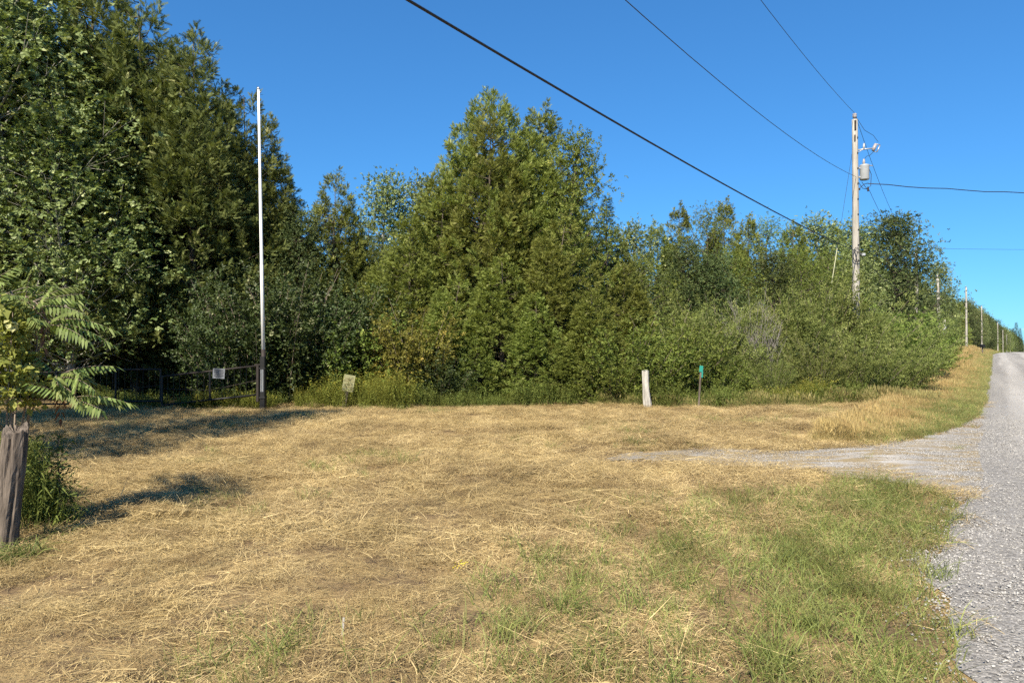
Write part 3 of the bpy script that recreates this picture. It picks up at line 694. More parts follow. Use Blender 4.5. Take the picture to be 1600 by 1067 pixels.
P('bush_a', 'leafy_shrub', 'green leafy shrub behind the leaning grey fence post', 'shrub', 985, 22, 478, 1.3)
P('bush_a', 'leafy_shrub', 'low leafy shrub beside the leaning grey fence post', 'shrub', 958, 21.4, 540, 1.5)
# between the gate and the central cedars
P('cedar_a', 'cedar_tree', 'dark twin-tipped cedar between the gate trees and the tallest cedar', 'tree', 522, 26.5, 262, 1.0)
P('dark_b', 'broadleaf_tree', 'dark broadleaf tree behind the flagpole, lower than the gate cedars', 'tree', 478, 25.5, 335, 1.0)
P('cedar_d', 'cedar_tree', 'dark cedar behind the pale yellow notice board', 'tree', 575, 27, 340, 1.1)
P('aspen_b', 'poplar_tree', 'pale distant poplar showing in the gap beside the tallest cedar', 'tree', 612, 40, 278, .95)
P('aspen_b', 'poplar_tree', 'pale distant poplar top close against the tallest cedar', 'tree', 660, 42, 285, .9)
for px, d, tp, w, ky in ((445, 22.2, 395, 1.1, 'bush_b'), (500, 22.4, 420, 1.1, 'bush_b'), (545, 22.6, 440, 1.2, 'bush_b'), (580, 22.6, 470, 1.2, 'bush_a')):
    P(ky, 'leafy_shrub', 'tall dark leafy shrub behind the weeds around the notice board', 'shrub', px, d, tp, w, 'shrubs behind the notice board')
# gate trees
P('cedar_d', 'cedar_tree', 'very tall dark cedar behind the gate, its top beside the open sky', 'tree', 300, 25, 34, 1.1)
P('cedar_d', 'cedar_tree', 'tall dark cedar directly behind the flagpole', 'tree', 380, 26, 128, 1.0)
P('cedar_b', 'cedar_tree', 'shorter cedar at the end of the gate cedars, past the flagpole', 'tree', 425, 26.5, 245, 1.05)
P('aspen_a', 'aspen_tree', 'aspen with large pale leaves overhanging the gate', 'tree', 110, 22.4, 175, 1.15)
P('aspen_a', 'aspen_tree', 'tall aspen behind the sumac at the gate end', 'tree', 10, 23, -60, 1.15)
GG = 'tall cedars massed behind the gate'
for px, d, tp, w, lb in ((215, 25, -25, 1.1, 'very tall dark cedar next to the one beside the open sky'), (140, 26, -90, 1.2, 'very tall dark cedar directly behind the aspen overhanging the gate'), (40, 26, -110, 1.2, 'very tall dark cedar behind the aspens'), (-70, 25, -110, 1.2, 'very tall dark cedar behind the aspens'), (250, 29, 60, 1.0, 'dark cedar half hidden behind the tall gate cedars')):
    P('cedar_d', 'cedar_tree', lb, 'tree', px, d, tp, w, GG)
P('bush_b', 'leafy_shrub', 'glossy leafy shrub behind the gate sign', 'shrub', 372, 21.6, 420, .95)
P('bush_b', 'leafy_shrub', 'glossy leafy shrub behind the black gate post', 'shrub', 405, 21.8, 425, 1.1)
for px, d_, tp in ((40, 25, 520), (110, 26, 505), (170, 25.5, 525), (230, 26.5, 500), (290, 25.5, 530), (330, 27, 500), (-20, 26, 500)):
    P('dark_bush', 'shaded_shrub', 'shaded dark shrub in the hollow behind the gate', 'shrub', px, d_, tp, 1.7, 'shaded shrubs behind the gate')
# trees beyond the picture edge whose shade falls across the gateway
GS = 'trees along the side boundary'
for x, y, hgt, w, ky in ((-9.4, 7.6, 11.0, .72, 'aspen_a'), (-13.4, 9.6, 11.0, 1.05, 'dark_b'), (-14.5, 11.5, 9, .9, 'aspen_a')):
    plant(ky, 'boundary_tree', 'tree along the side boundary shading the gateway', 'tree', x, y, hgt, w, None, GS)

# the row behind the willows
GB = 'young trees in a row behind the willow thicket'
for i, (px, d, tp, w, ky) in enumerate(((990, 40, 352, 1.05, 'aspen_b'), (1028, 41, 345, 1.1, 'cedar_b'), (1062, 42, 318, .95, 'cedar_b'), (1098, 41, 328, 1.0, 'mid_a'), (1132, 43, 310, .95, 'cedar_b'),
        (1170, 42, 334, 1.0, 'cedar_b'), (1205, 43, 346, 1.1, 'mid_a'), (1240, 43, 345, 1.1, 'cedar_b'), (1272, 44, 350, 1.1, 'aspen_a'), (1302, 45, 345, 1.0, 'cedar_b'), (1328, 46, 350, 1.0, 'aspen_b'), (1356, 48, 362, 1.1, 'mid_a'))):
    nm, lb = {'c': ('cedar_tree', 'pointed young cedar in the row behind the willow thicket'), 'a': ('poplar_tree', 'slender young poplar in the row behind the willow thicket'), 'm': ('broadleaf_tree', 'round-topped young broadleaf tree in the row behind the willow thicket')}[ky[0]]
    P(ky, nm, lb, 'tree', px, d, tp, w, GB)
GM = 'middle trees standing among the willow thicket'
for px, d, tp, w, ky in ((1010, 31, 400, 1.25, 'mid_a'), (1062, 32, 385, 1.15, 'dark_b'), (1108, 31, 400, 1.2, 'dark_b'), (1150, 33, 390, 1.15, 'mid_a'), (1200, 34, 400, 1.2, 'dark_b'), (1245, 34, 390, 1.15, 'mid_a'), (1295, 36, 395, 1.15, 'mid_a'), (1335, 38, 400, 1.2, 'aspen_b')):
    P(ky, 'broadleaf_tree', 'mid-height broadleaf tree standing just behind the willow thicket', 'tree', px, d, tp, w, GM)
GW = 'willow bushes of the thicket'
for px, d, tp, w, ky in ((1040, 23, 470, 1.2, 'bush_a'), (1085, 24, 462, 1.2, 'willow_a'), (1128, 25.5, 452, 1.15, 'willow_b'), (1222, 26, 448, 1.15, 'willow_a'), (1262, 26.5, 425, 1.1, 'willow_b'), (1300, 27.5, 430, 1.15, 'willow_a'),
                         (1118, 22.3, 548, 1.3, 'bush_a'), (1205, 22.4, 540, 1.1, 'willow_b'), (1275, 22.8, 512, 1.15, 'willow_b'), (1340, 23.4, 500, 1.3, 'willow_b'), (1385, 25.5, 505, 1.3, 'willow_a'),
                         (1352, 30, 455, 1.2, 'bush_a'), (1392, 32, 470, 1.3, 'willow_a'), (1422, 35, 490, 1.15, 'bush_a'), (1440, 42, 502, 1.0, 'willow_a'), (1452, 50, 512, 1.0, 'bush_a')):
    lb = 'leafy green bush of the thicket beside the teal-topped stake' if px < 1130 else 'olive willow bush in the thicket between the dead grey shrub and power pole' if px < 1330 else 'olive bush at the foot of the power pole' if px < 1370 else 'light green bush between the power pole and the roadside verge'
    P(ky, 'willow_bush', lb, 'shrub', px, d, tp, w, GW)
for px, d_, tp in ((1160, 24.6, 515), (1245, 24.8, 505), (1310, 25.2, 520), (1075, 23.4, 530)):  # dark-leaved shrubs added to give the thicket its shaded hollows
    P('dark_bush', 'hollow_shade_shrub', 'dark shrub added as shade in the hollows of the willow thicket', 'shrub', px, d_, tp, 1.2, 'dark shrubs added as shade in the thicket hollows')
P('bare_a', 'dead_shrub', 'leafless grey shrub in the middle of the willow thicket', 'shrub', 1180, 23.9, 446, .8)
# roadside wood running to the horizon
P('dark_a', 'broadleaf_tree', 'big dark round-headed broadleaf tree behind the power pole', 'tree', 1396, 46, 340, 1.08)
P('dark_b', 'broadleaf_tree', 'dark broadleaf tree with ragged branch beside the big round one', 'tree', 1408, 50, 372, .8)
P('aspen_b', 'poplar_tree', 'thin light poplar behind the second power pole', 'tree', 1463, 66, 412, 1.0)
GR = 'roadside wood along the gravel road'
keys = ['dark_b', 'mid_a', 'aspen_b', 'cedar_b', 'dark_a', 'cedar_a', 'aspen_a']
d = 60.0; i = 0
while d < 640:
    for row in range(2 if d < 260 else 1):
        off = (9.8 if d < 120 else 8.3) + row * 5 + random.uniform(-1.0, 1.2); y0 = d + random.uniform(-1, 1); x0 = float(edge_x(y0)) - off
        sp = random.random() < .07 and row == 0 and d > 180
        k_ = 'spruce_a' if sp else random.choice(keys)
        hgt = random.uniform(8.3, 10.2) * (1.5 if sp else 1) * (1 if d > 90 else .95)
        hgt += max(0.0, 1.1 - float(land(x0, y0))) * 1.0 if d > 150 else 0
        plant(k_, 'spruce_tree' if sp else 'roadside_tree', 'dark spire of a spruce above the roadside wood' if sp else 'tree in the wood running beside the gravel road', 'tree', x0, y0, hgt, random.uniform(.95, 1.25), None, GR)
    d += 3.6 + d * .011; i += 1
for px, dd, tp in ((1588, 420, 503), (1594, 460, 512), (1583, 400, 512)):
    P('spruce_a', 'spruce_tree', 'dark spire of a spruce above the roadside wood', 'tree', px, dd, tp, 1.0, GR)
# deep wood behind the front trees
GD = 'trees deep in the wood'
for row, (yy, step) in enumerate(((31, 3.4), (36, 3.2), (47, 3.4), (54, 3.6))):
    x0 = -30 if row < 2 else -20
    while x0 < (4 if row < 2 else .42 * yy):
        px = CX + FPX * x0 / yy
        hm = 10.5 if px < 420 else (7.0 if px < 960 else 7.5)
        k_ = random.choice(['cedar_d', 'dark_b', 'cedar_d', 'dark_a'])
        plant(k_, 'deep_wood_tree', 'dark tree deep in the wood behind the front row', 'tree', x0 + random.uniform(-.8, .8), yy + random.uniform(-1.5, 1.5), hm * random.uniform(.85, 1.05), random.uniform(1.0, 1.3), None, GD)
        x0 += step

# ------------------------------------------------------------------ weeds at the foot of the trees
def weed_clump(n, rad, h0, h1, flower):
    mb = MB(); V, F, T, M = tuft(n, rad, h0 * .5, h1 * .8, .25, .007, 3, .2); mb.add(V, F, T * .7)
    k = n // 2; a = rng.random(k) * 6.28; r = rad * np.sqrt(rng.random(k)); p = np.stack([r * np.cos(a), r * np.sin(a), np.zeros(k)], 1)
    ln = h0 + (h1 - h0) * rng.random(k); d = unit(np.stack([rng.normal(0, .14, k), rng.normal(0, .14, k), np.ones(k)], 1))
    ribbon(mb, p, d, ln, np.full(k, .006), np.zeros((k, 3)), np.full(k, .3), 2, 0)
    for s in np.linspace(.25, 1, 11):
        dd = unit(rng.normal(0, 1, (k, 3)) * np.array([1, 1, .35]) + np.array([0, 0, .35]))
        ribbon(mb, p + d * (ln * s)[:, None], dd, np.full(k, .10 * (1.2 - .5 * s)), np.full(k, .016), np.zeros((k, 3)), np.clip(rng.random(k) * .6 + (.45 if (flower and s > .85) else .05), 0, 1), 1, .5)
    return mb.arrays()
def weeds(name, mt, n, xr, off, h, fl, sc=1.0):
    x = xr[0] + (xr[1] - xr[0]) * rng.random(n); y = treeline(x) + off[0] + (off[1] - off[0]) * rng.random(n)
    k = x < edge_x(y) - 2.2; x, y = x[k], y[k]; n = len(x)
    scatter(name, [weed_clump(26, .2, *h, fl) for _ in range(3)], mt, np.stack([x, y, land(x, y)], 1), rand_rot(n, .06), sc * np.clip(.85 + .45 * wav(x, y, 1.7, 81) + .5 * (rng.random(n) - .5), .3, 1.6), rng.integers(0, 3, n))
weeds('goldenrod_weeds', 'goldenrod', 260, (-6.0, -2.7), (-.9, 1.3), (.45, .95), True)
weeds('undergrowth', 'weed_leaf', 420, (-2.7, 4.5), (-.15, 1.4), (.2, .65), False)
weeds('undergrowth', 'weed_leaf', 420, (3.2, 12.5), (-.1, 1.6), (.25, .6), False)
weeds('goldenrod_weeds', 'goldenrod', 90, (7.0, 9.3), (.0, 1.0), (.4, .75), True)
weeds('undergrowth', 'weed_leaf', 160, (-12, -6.4), (-.6, .8), (.2, .45), False)
weeds('goldenrod_weeds', 'goldenrod', 45, (-8.8, -6.5), (-.9, -.2), (.2, .5), True)
x = 2.5 + 10 * rng.random(700); y = treeline(x) - .25 + .9 * rng.random(700)
scatter('dry_edge_grass', [tall_tuft(30, .18, .15, .36) for _ in range(3)], 'edge_grass', np.stack([x, y, land(x, y)], 1), rand_rot(700, .08), np.clip(.75 + .5 * wav(x, y, 1.6, 71) + .35 * rng.random(700), .3, 1.5), rng.integers(0, 3, 700))

# ------------------------------------------------------------------ power line
def catenary(a, c, sag, n=28):
    t = np.linspace(0, 1, n)[:, None]; p = np.array(a) * (1 - t) + np.array(c) * t; p[:, 2] -= (4 * sag * t * (1 - t))[:, 0]; return p
def wire(label, a, c, sag, r, mt='wire_black', name='overhead_wire', group='overhead wires', wave=0.0):
    p = catenary(a, c, sag, 40 if wave else 28)
    if wave: p[:, 2] += wave * np.sin(np.arange(40) * 1.9)
    m = MB(); m.tube(p, r, 5); return m.build(name, mt, smooth=True, label=label, cat='wire', group=group)

def pole_mesh(h, r0=.14, r1=.095):
    m = MB(); zs = np.linspace(-.3, h, 12); m.tube(np.stack([.02 * np.sin(zs * .3), 0 * zs, zs], 1), r0 + (r1 - r0) * zs / h, 12, wob=.03)
    return m
p1d = 26.0; p1x = XAT(1337, p1d); p1z = float(land(p1x, p1d)); ptop = ZAT(186, p1d)
pole = thing('power_pole', 'tall weathered wooden power pole carrying a grey transformer', 'pole', (p1x, p1d, p1z))
pole_mesh(ptop - p1z).build('shaft', 'pole_wood', pole, smooth=True)
def zl(py): return ZAT(py, p1d) - p1z
m = MB(); m.tube([(-.0, 0, zl(190)), (0, 0, zl(181))], .022, 8); m.tube([(0, 0, zl(184)), (0, 0, zl(181)), (0, 0, zl(179.5)), (0, 0, zl(178)), (0, 0, zl(176.5))], [.05, .085, .055, .085, .05], 10)
m.build('insulator', 'porcelain', pole, smooth=True)
m = MB(); m.box((-.03, -.115, zl(196)), (.07, .02, .34), bev=.006); m.box((-.05, -.125, zl(216)), (.05, .02, .2), bev=.006); m.build('pin_bracket', 'rusty_steel', pole)
m = MB(); m.tube([(.08, 0, zl(234)), (.42, -.04, zl(232.5)), (.62, -.06, zl(232))], [.024, .024, .024], 6); m.tube([(.1, 0, zl(238)), (.3, -.03, zl(233))], .012, 5); m.build('bracket_arm', 'galvanised', pole, smooth=True)
m = MB(); m.tube([(.30, -.03, zl(233)), (.31, -.03, zl(229)), (.315, -.03, zl(224))], [.03, .04, .03], 8); m.build('lightning_arrester', 'transformer_grey', pole, smooth=True)
fu = MB(); fu.tube([(.62, -.06, zl(236)), (.66, -.06, zl(231)), (.72, -.06, zl(225))], [.05, .065, .05], 8); c1 = fu.build('fuse_cutout', 'porcelain', pole, smooth=True)
m = MB(); m.tube([(.76, -.06, zl(237)), (.86, -.06, zl(228))], .022, 6); m.tube([(.62, -.06, zl(237)), (.76, -.06, zl(238))], .016, 5); m.tube([(.72, -.06, zl(225)), (.87, -.06, zl(227))], .02, 5); m.build('fuse_tube', 'galvanised', c1, smooth=True)
tc = (.08 + .05 + .2, -.02); tz0, tz1 = zl(281), zl(258)
m = MB(); m.tube([(tc[0], tc[1], tz0), (tc[0], tc[1], tz0 + .03), (tc[0], tc[1], tz1 - .03), (tc[0], tc[1], tz1), (tc[0], tc[1], tz1 + .03)], [.145, .16, .16, .17, .1], 18)
tr = m.build('transformer', 'transformer_grey', pole, smooth=True)
m = MB(); m.tube([(tc[0] - .02, tc[1], tz1 + .02), (tc[0] - .02, tc[1], tz1 + .1), (tc[0] - .02, tc[1], tz1 + .16), (tc[0] - .02, tc[1], tz1 + .22)], [.035, .05, .04, .03], 8); m.build('bushing', 'porcelain', tr, smooth=True)
m = MB(); m.box((tc[0] - .17, tc[1], tz0 + .1), (.1, .08, .06)); m.box((tc[0] - .17, tc[1], tz1 - .1), (.1, .08, .06)); m.tube([(tc[0] + .1, tc[1] - .05, tz1 - .02), (tc[0] + .26, tc[1] - .05, tz1 - .03)], .02, 5); m.build('mounting_lug', 'galvanised', tr)
m = MB()
m.tube([(0, -.05, zl(181)), (.3, -.1, zl(204)), (.62, -.08, zl(212)), (.8, -.06, zl(222))], .008, 4)
m.tube([(.62, -.06, zl(238)), (.5, -.04, zl(243)), (.4, -.03, zl(244)), (.32, -.02, tz1 + .2)], .008, 4)
m.tube([(tc[0] + .17, tc[1], tz1 - .15), (tc[0] + .24, tc[1], zl(272)), (tc[0] + .22, tc[1], zl(290)), (tc[0] + .1, tc[1], zl(296)), (tc[0] - .1, tc[1], zl(284))], .011, 4)
m.tube([(.1, -.03, zl(296)), (.3, -.03, zl(288)), (.46, -.03, zl(286))], .011, 4); m.tube([(.1, -.03, zl(284)), (.25, -.03, zl(294)), (.45, -.03, zl(296))], .011, 4)
m.build('jumper_wire', 'wire_black', pole)
m = MB(); m.box((.13, 0, zl(295.5)), (.1, .06, .05)); m.tube([(.45, -.03, zl(299)), (.45, -.03, zl(292))], .03, 6); m.build('service_rack', 'rusty_steel', pole)
m = MB(); th = np.linspace(0, 5.5, 20); m.tube(np.stack([-.02 + .13 * np.cos(th) * (1 + .1 * th / 5), np.full(20, -.155) - .004 * th, zl(399) + .26 * np.sin(th)], 1), .012, 5)
m.tube([(-.1, -.16, zl(390)), (-.03, -.16, zl(405)), (.03, -.16, zl(418))], .01, 4); m.tube([(.02, -.15, zl(394)), (.16, -.1, zl(396)), (.26, -.05, zl(398))], .012, 4); m.build('cable_coil', 'wire_black', pole)
m = MB(); m.box((.27, -.03, zl(398)), (.13, .1, .1), bev=.02); m.box((.19, -.03, zl(397)), (.06, .06, .05)); m.build('cable_clamp', 'transformer_grey', pole)
for k_ in range(13):
    m = MB(); zz = zl(215 + k_ * 24); m.tube([(.09, -.06 - .004 * k_, zz), (.03, -.135 - .002 * k_, zz)], .014, 5); m.build('bolt', 'rusty_steel', pole)

def plain_pole(label, x, y, h, group='wooden power poles', lean=0.0):
    t = thing('power_pole', label, 'pole', (x, y, float(land(x, y))), 0, group); pole_mesh(h, .15, .1).build('shaft', 'pole_wood', t, smooth=True)
    m = MB(); m.tube([(0, 0, h - .05), (0, 0, h + .08), (0, 0, h + .2)], [.04, .07, .05], 8); m.build('insulator', 'porcelain', t, smooth=True); t.rotation_euler.y = lean
    return np.array([x, y, float(land(x, y)) + h + .2])
T1 = np.array([p1x, p1d, ZAT(176, p1d)]); N1 = np.array([p1x, p1d - .1, ZAT(277, p1d)]); C1 = np.array([p1x, p1d - .15, ZAT(394, p1d)])
u = np.array([.548, .836]); pb = np.array([p1x, p1d]) - u * 46
B1 = plain_pole('wooden power pole behind the viewer', pb[0], pb[1], ptop)
def sag_for(a, c, px, py):                                   # sag so that the wire passes the photo point (px, py)
    a, c = np.array(a), np.array(c); k_ = (px - CX) / FPX
    t = (k_ * a[1] - a[0]) / ((c[0] - a[0]) - k_ * (c[1] - a[1])); q = a + (c - a) * t
    return (q[2] - ZAT(py, q[1])) / (4 * t * (1 - t)), q
s_, _ = sag_for(T1, B1, 1192, 0); wire('thin wire from the top of the transformer pole, passing overhead', T1, B1, s_, .007, 'wire_grey')
NB1 = B1 + np.array([0, 0, -2.4]); s_, _ = sag_for(N1, NB1, 980, 0); wire('thin lower wire meeting the pole beside the transformer', N1, NB1, s_, .007, 'wire_grey')
CB1 = B1 + np.array([0, 0, -4.9]); s_, _ = sag_for(C1, CB1, 640, 0); wire('thick black cable sweeping down to the coil on the pole', C1, CB1, s_, .0135, 'wire_black')
hd = 53.0; hx = XAT(1432, hd); H2 = plain_pole('wooden power pole hidden behind the dark round broadleaf tree', hx, hd, ZAT(388, hd) - float(land(hx, hd)) - .2)
wire('thin wire running from the transformer pole top over the dark round tree', T1, H2, .9, .008, 'wire_grey')
wire('thin wire from below the transformer to the dark round tree', N1 + np.array([.45, 0, -.45]), H2 + np.array([0, 0, -1.2]), .5, .007, 'wire_grey')
wire('black cable continuing from the coil into the thicket', C1, H2 + np.array([0, 0, -3.2]), .5, .012)
sxp, syp = 42.0, 30.0; szp = float(land(sxp, syp)); plain_pole('service pole across the road carrying the twisted cable', sxp, syp, 8.2)
a_ = np.array([p1x + .45, p1d - .03, ZAT(287, p1d)])
s_, _ = sag_for(a_, (sxp, syp, 8.3), 1590, 301); wire('twisted black service cable crossing above the road from the transformer', a_, (sxp, syp, 8.3), s_, .016, wave=.02)
wire('fine wire crossing above the road beyond the dark round tree', H2, (78, 66, ZAT(388, 66)), .15, .010, 'wire_grey')
prev = H2
specs = ((1468, 62, 430), (1510, 98, 447), (1534, 142, 477), (1559, 190, 503), (1567, 240, 515), (1573, 290, 522), (1578.5, 340, 527), (1584, 390, 533), (1589, 440, 535), (1594, 490, 536), (1599, 540, 537))
lbs = ('second power pole along the road, among the roadside trees', 'third power pole along the road, standing beside the verge', 'fourth power pole along the road, above the dark mailbox')
for i, (px, d_, tp) in enumerate(specs):
    x = XAT(px, d_); g = float(land(x, d_))
    H_ = plain_pole(lbs[i] if i < 3 else 'small distant power pole on the roadside past the mailbox', x, d_, ZAT(tp, d_) - g - .2, lean=-.02 if i == 0 else 0)
    wire('faint wire sagging between the distant roadside poles', prev, H_, .9, .012 if d_ < 200 else .016, 'wire_grey', group='wires between distant poles'); prev = H_
# guy wire with its guard
m = MB(); ga = np.array([p1x - .1, p1d, ZAT(240, p1d)]); gx_, gd_ = XAT(1272, 27.5), 27.5; gb = np.array([gx_, gd_, float(land(gx_, gd_)) - .1])
m2 = thing('guy_wire', 'slanting guy wire with pale guard bracing the transformer pole', 'wire', tuple(gb))
m.tube([ga - gb, (0, 0, 0)], .006, 5); m.build('strand', 'wire_grey', m2)
m = MB(); m.tube([(ga - gb) * .28, (ga - gb) * .62], .015, 6); m.build('guard', 'guy_guard', m2, smooth=True)

# short cable stub post and mailbox by the far verge
d_ = 64.0; x = XAT(1476, d_); g = float(land(x, d_)); t = thing('stub_post', 'short stub post with white box beside the second power pole', 'post', (x, d_, g))
m = MB(); m.tube([(0, 0, -.2), (0, 0, ZAT(499, d_) - g)], [.11, .09], 8, wob=.05); m.build('shaft', 'pole_wood', t, smooth=True)
m = MB(); m.box((-.1, -.14, ZAT(513, d_) - g), (.26, .18, .95), bev=.04); m.build('cable_box', 'white_paint', t)
d_ = 88.0; x = XAT(1535, d_); g = float(land(x, d_)); t = thing('mailbox', 'small dark mailbox on a post at the road crest', 'mailbox', (x, d_, g))
m = MB(); m.box((0, 0, .5), (.12, .12, 1.1), bev=.01); m.build('post', 'post_wood', t)
m = MB(); th = np.linspace(0, math.pi, 9); prof = [(-.16, 0)] + [(-.16 * math.cos(q), .18 + .16 * math.sin(q)) for q in th] + [(.16, 0)]; n = len(prof)
V = [(px_, -.3, pz_ + 1.05) for px_, pz_ in prof] + [(px_, .3, pz_ + 1.05) for px_, pz_ in prof]; F = []
for q in range(n): w_ = (q + 1) % n; F += [(q, w_, n + w_), (q, n + w_, n + q)]
for q in range(1, n - 1): F += [(0, q + 1, q), (n, n + q, n + q + 1)]
m.add(V, F); m.build('box', 'black_steel', t)
m = MB(); m.box((.19, .05, 1.3), (.02, .04, .26)); m.box((.19, 0, 1.42), (.02, .14, .08)); m.build('flag', 'rusty_steel', t)

# ------------------------------------------------------------------ gate, flagpole, signs, posts
gd = 18.9; gpx = XAT(411, gd); gz = float(land(gpx, gd))
t = thing('gate_post', 'black steel gate post standing beside the flagpole', 'post', (gpx, gd, gz))
m = MB(); m.box((0, 0, .66), (.13, .13, 1.5), bev=.012); m.build('column', 'black_steel', t)
m = MB(); m.box((-.13, 0, .72), (.07, .08, .95), bev=.01); m.box((-.13, 0, 1.2), (.16, .1, .03)); m.build('hinge_plate', 'rusty_steel', t)
for dx in (-.022, .022):
    m = MB(); m.box((dx, -.071, .80), (.016, .012, .58)); m.build('reflector_strip', 'galvanised', t)
for zz in (.35, 1.1):
    m = MB(); m.box((0, 0, zz), (.16, .16, .05), bev=.008); m.build('collar', 'black_steel', t)
fx, fd = XAT(413.5, 19.1), 19.1; fz = float(land(fx, fd)); ftop = ZAT(139, fd) - fz
t = thing('flagpole', 'tall bare white flagpole rising behind the black gate post', 'flagpole', (fx, fd, fz)); t.rotation_euler.y = -math.atan((413.5 - 402.5) / FPX * fd / ftop)
m = MB(); m.tube([(0, 0, -.2), (0, 0, ZAT(546, fd) - fz)], [.062, .058], 10); m.build('base_pipe', 'rusty_steel', t, smooth=True)
z0 = ZAT(550, fd) - fz; zs = [z0, z0 + (ftop - z0) * .33, z0 + (ftop - z0) * .335, z0 + (ftop - z0) * .66, z0 + (ftop - z0) * .665, ftop]
m = MB(); m.tube([(0, 0, q) for q in zs], [.048, .046, .041, .039, .034, .03], 10); m.build('shaft', 'white_paint', t, smooth=True)
m = MB(); m.tube([(0, 0, ftop), (0, 0, ftop + .03), (0, 0, ftop + .07)], [.02, .04, .015], 8); m.tube([(0, 0, ftop - .08), (.07, 0, ftop - .06)], .012, 5); m.build('cap', 'galvanised', t, smooth=True)

def gate_leaf(label, a, c, top_a, top_c, bot_a, bot_c, spikes, mid=True):
    """a, c = (x, y) of the ends; heights of rails at both ends"""
    a, c = np.array(a), np.array(c); g = float(land(*a)); t = thing('gate_leaf', label, 'gate', (a[0], a[1], g), 0, 'leaves of the dark gate')
    v = np.append(c - a, 0)
    f = lambda s, za, zc: v * s + np.array([0, 0, za + (zc - za) * s])
    for nm, (za, zc), r in (('top_rail', (top_a, top_c), .024), ('bottom_rail', (bot_a, bot_c), .026)):
        m = MB(); m.tube([f(0, za, zc), f(.5, za, zc), f(1, za, zc)], r, 7); m.build(nm, 'rusty_steel' if nm == 'top_rail' else 'black_steel', t, smooth=True)
    for s in (.005, .5, .995):
        m = MB(); m.tube([f(s, bot_a, bot_c), f(s, top_a, top_c)], .026, 6); m.build('stile', 'black_steel', t)
    n = int(np.linalg.norm(v) / .155)
    for i in range(1, n):
        s = i / n
        if abs(s - .5) < .02: continue
        top = f(s, top_a, top_c); hgt = .12 + .03 * math.sin(i * 2.1)
        m = MB(); m.tube([f(s, bot_a, bot_c), top, top + np.array([0, 0, hgt * .7]), top + np.array([0, 0, hgt])], [.006, .006, .006, .001], 4); m.build('picket', 'black_steel', t)
    m = MB(); m.tube([f(.02, bot_a * .5 + top_a * .5, 0 + bot_c * .5 + top_c * .5), f(.5, (bot_a + top_a) / 2 - .12, (bot_c + top_c) / 2 - .12), f(.98, (bot_a + top_a) / 2 + .05, (bot_c + top_c) / 2 + .05)], .008, 5); m.build('chain', 'rusty_steel', t)
    return t
gl = 19.1
gate_leaf('dark steel gate leaf sagging from the black post, carrying a small grey sign', (XAT(404, gl), gl), (XAT(250, gl), gl + .1), ZAT(571, gl), ZAT(588, gl), ZAT(616, gl), ZAT(633, gl), 1)
gate_leaf('level dark steel gate leaf behind the sumac, beside the sagging leaf', (XAT(252, gl + .25), gl + .25), (XAT(112, gl + .25), gl + .2), ZAT(578, gl), ZAT(579, gl), ZAT(628, gl), ZAT(630, gl), 1)
gate_leaf('dark steel fence panel continuing past the gate behind the sumac', (XAT(108, gl + .25), gl + .25), (XAT(-60, gl + .25), gl + .2), ZAT(580, gl), ZAT(581, gl), ZAT(630, gl), ZAT(630, gl), 1)

sx_, sz_ = XAT(342, gl - .06), ZAT(583.5, gl)
t = thing('gate_sign', 'small grey printed sign wired to the sagging gate leaf', 'sign', (sx_, gl - .06, sz_)); t.rotation_euler.y = .05
m = MB(); m.box((0, 0, 0), (.31, .008, .26), bev=.002); m.build('plate', 'sign_grey', t)
for zz, hh, ww in ((.085, .035, .23), (.035, .03, .25), (-.01, .03, .22), (-.055, .03, .25), (-.09, .012, .18)):
    m = MB(); m.box((0, -.006, zz), (ww, .003, hh)); m.build('print_line', 'sign_ink', t)

nd = 19.9; nx_ = XAT(538, nd); nz = float(land(nx_, nd))
t = thing('notice_board', 'tilted faded yellow notice board on a short grey stake in the weeds', 'sign', (nx_, nd - .1, nz)); t.rotation_euler = (0, .17, R(8))
nzl = lambda py: (ZAT(py, nd - .1) - nz)
m = MB(); m.box((0, .03, .40), (.11, .05, .95), bev=.01); m.build('stake', 'post_wood', t)
m = MB(); m.box((.02, -.005, nzl(598)), (.30, .015, .45), bev=.004); m.build('board', 'sign_yellow', t)
for zz, ww in ((.12, .22), (.06, .25), (-.03, .2), (-.1, .24)):
    m = MB(); m.box((.02, -.0145, nzl(598) + zz), (ww, .003, .022)); m.build('print_line', 'sign_fade', t)

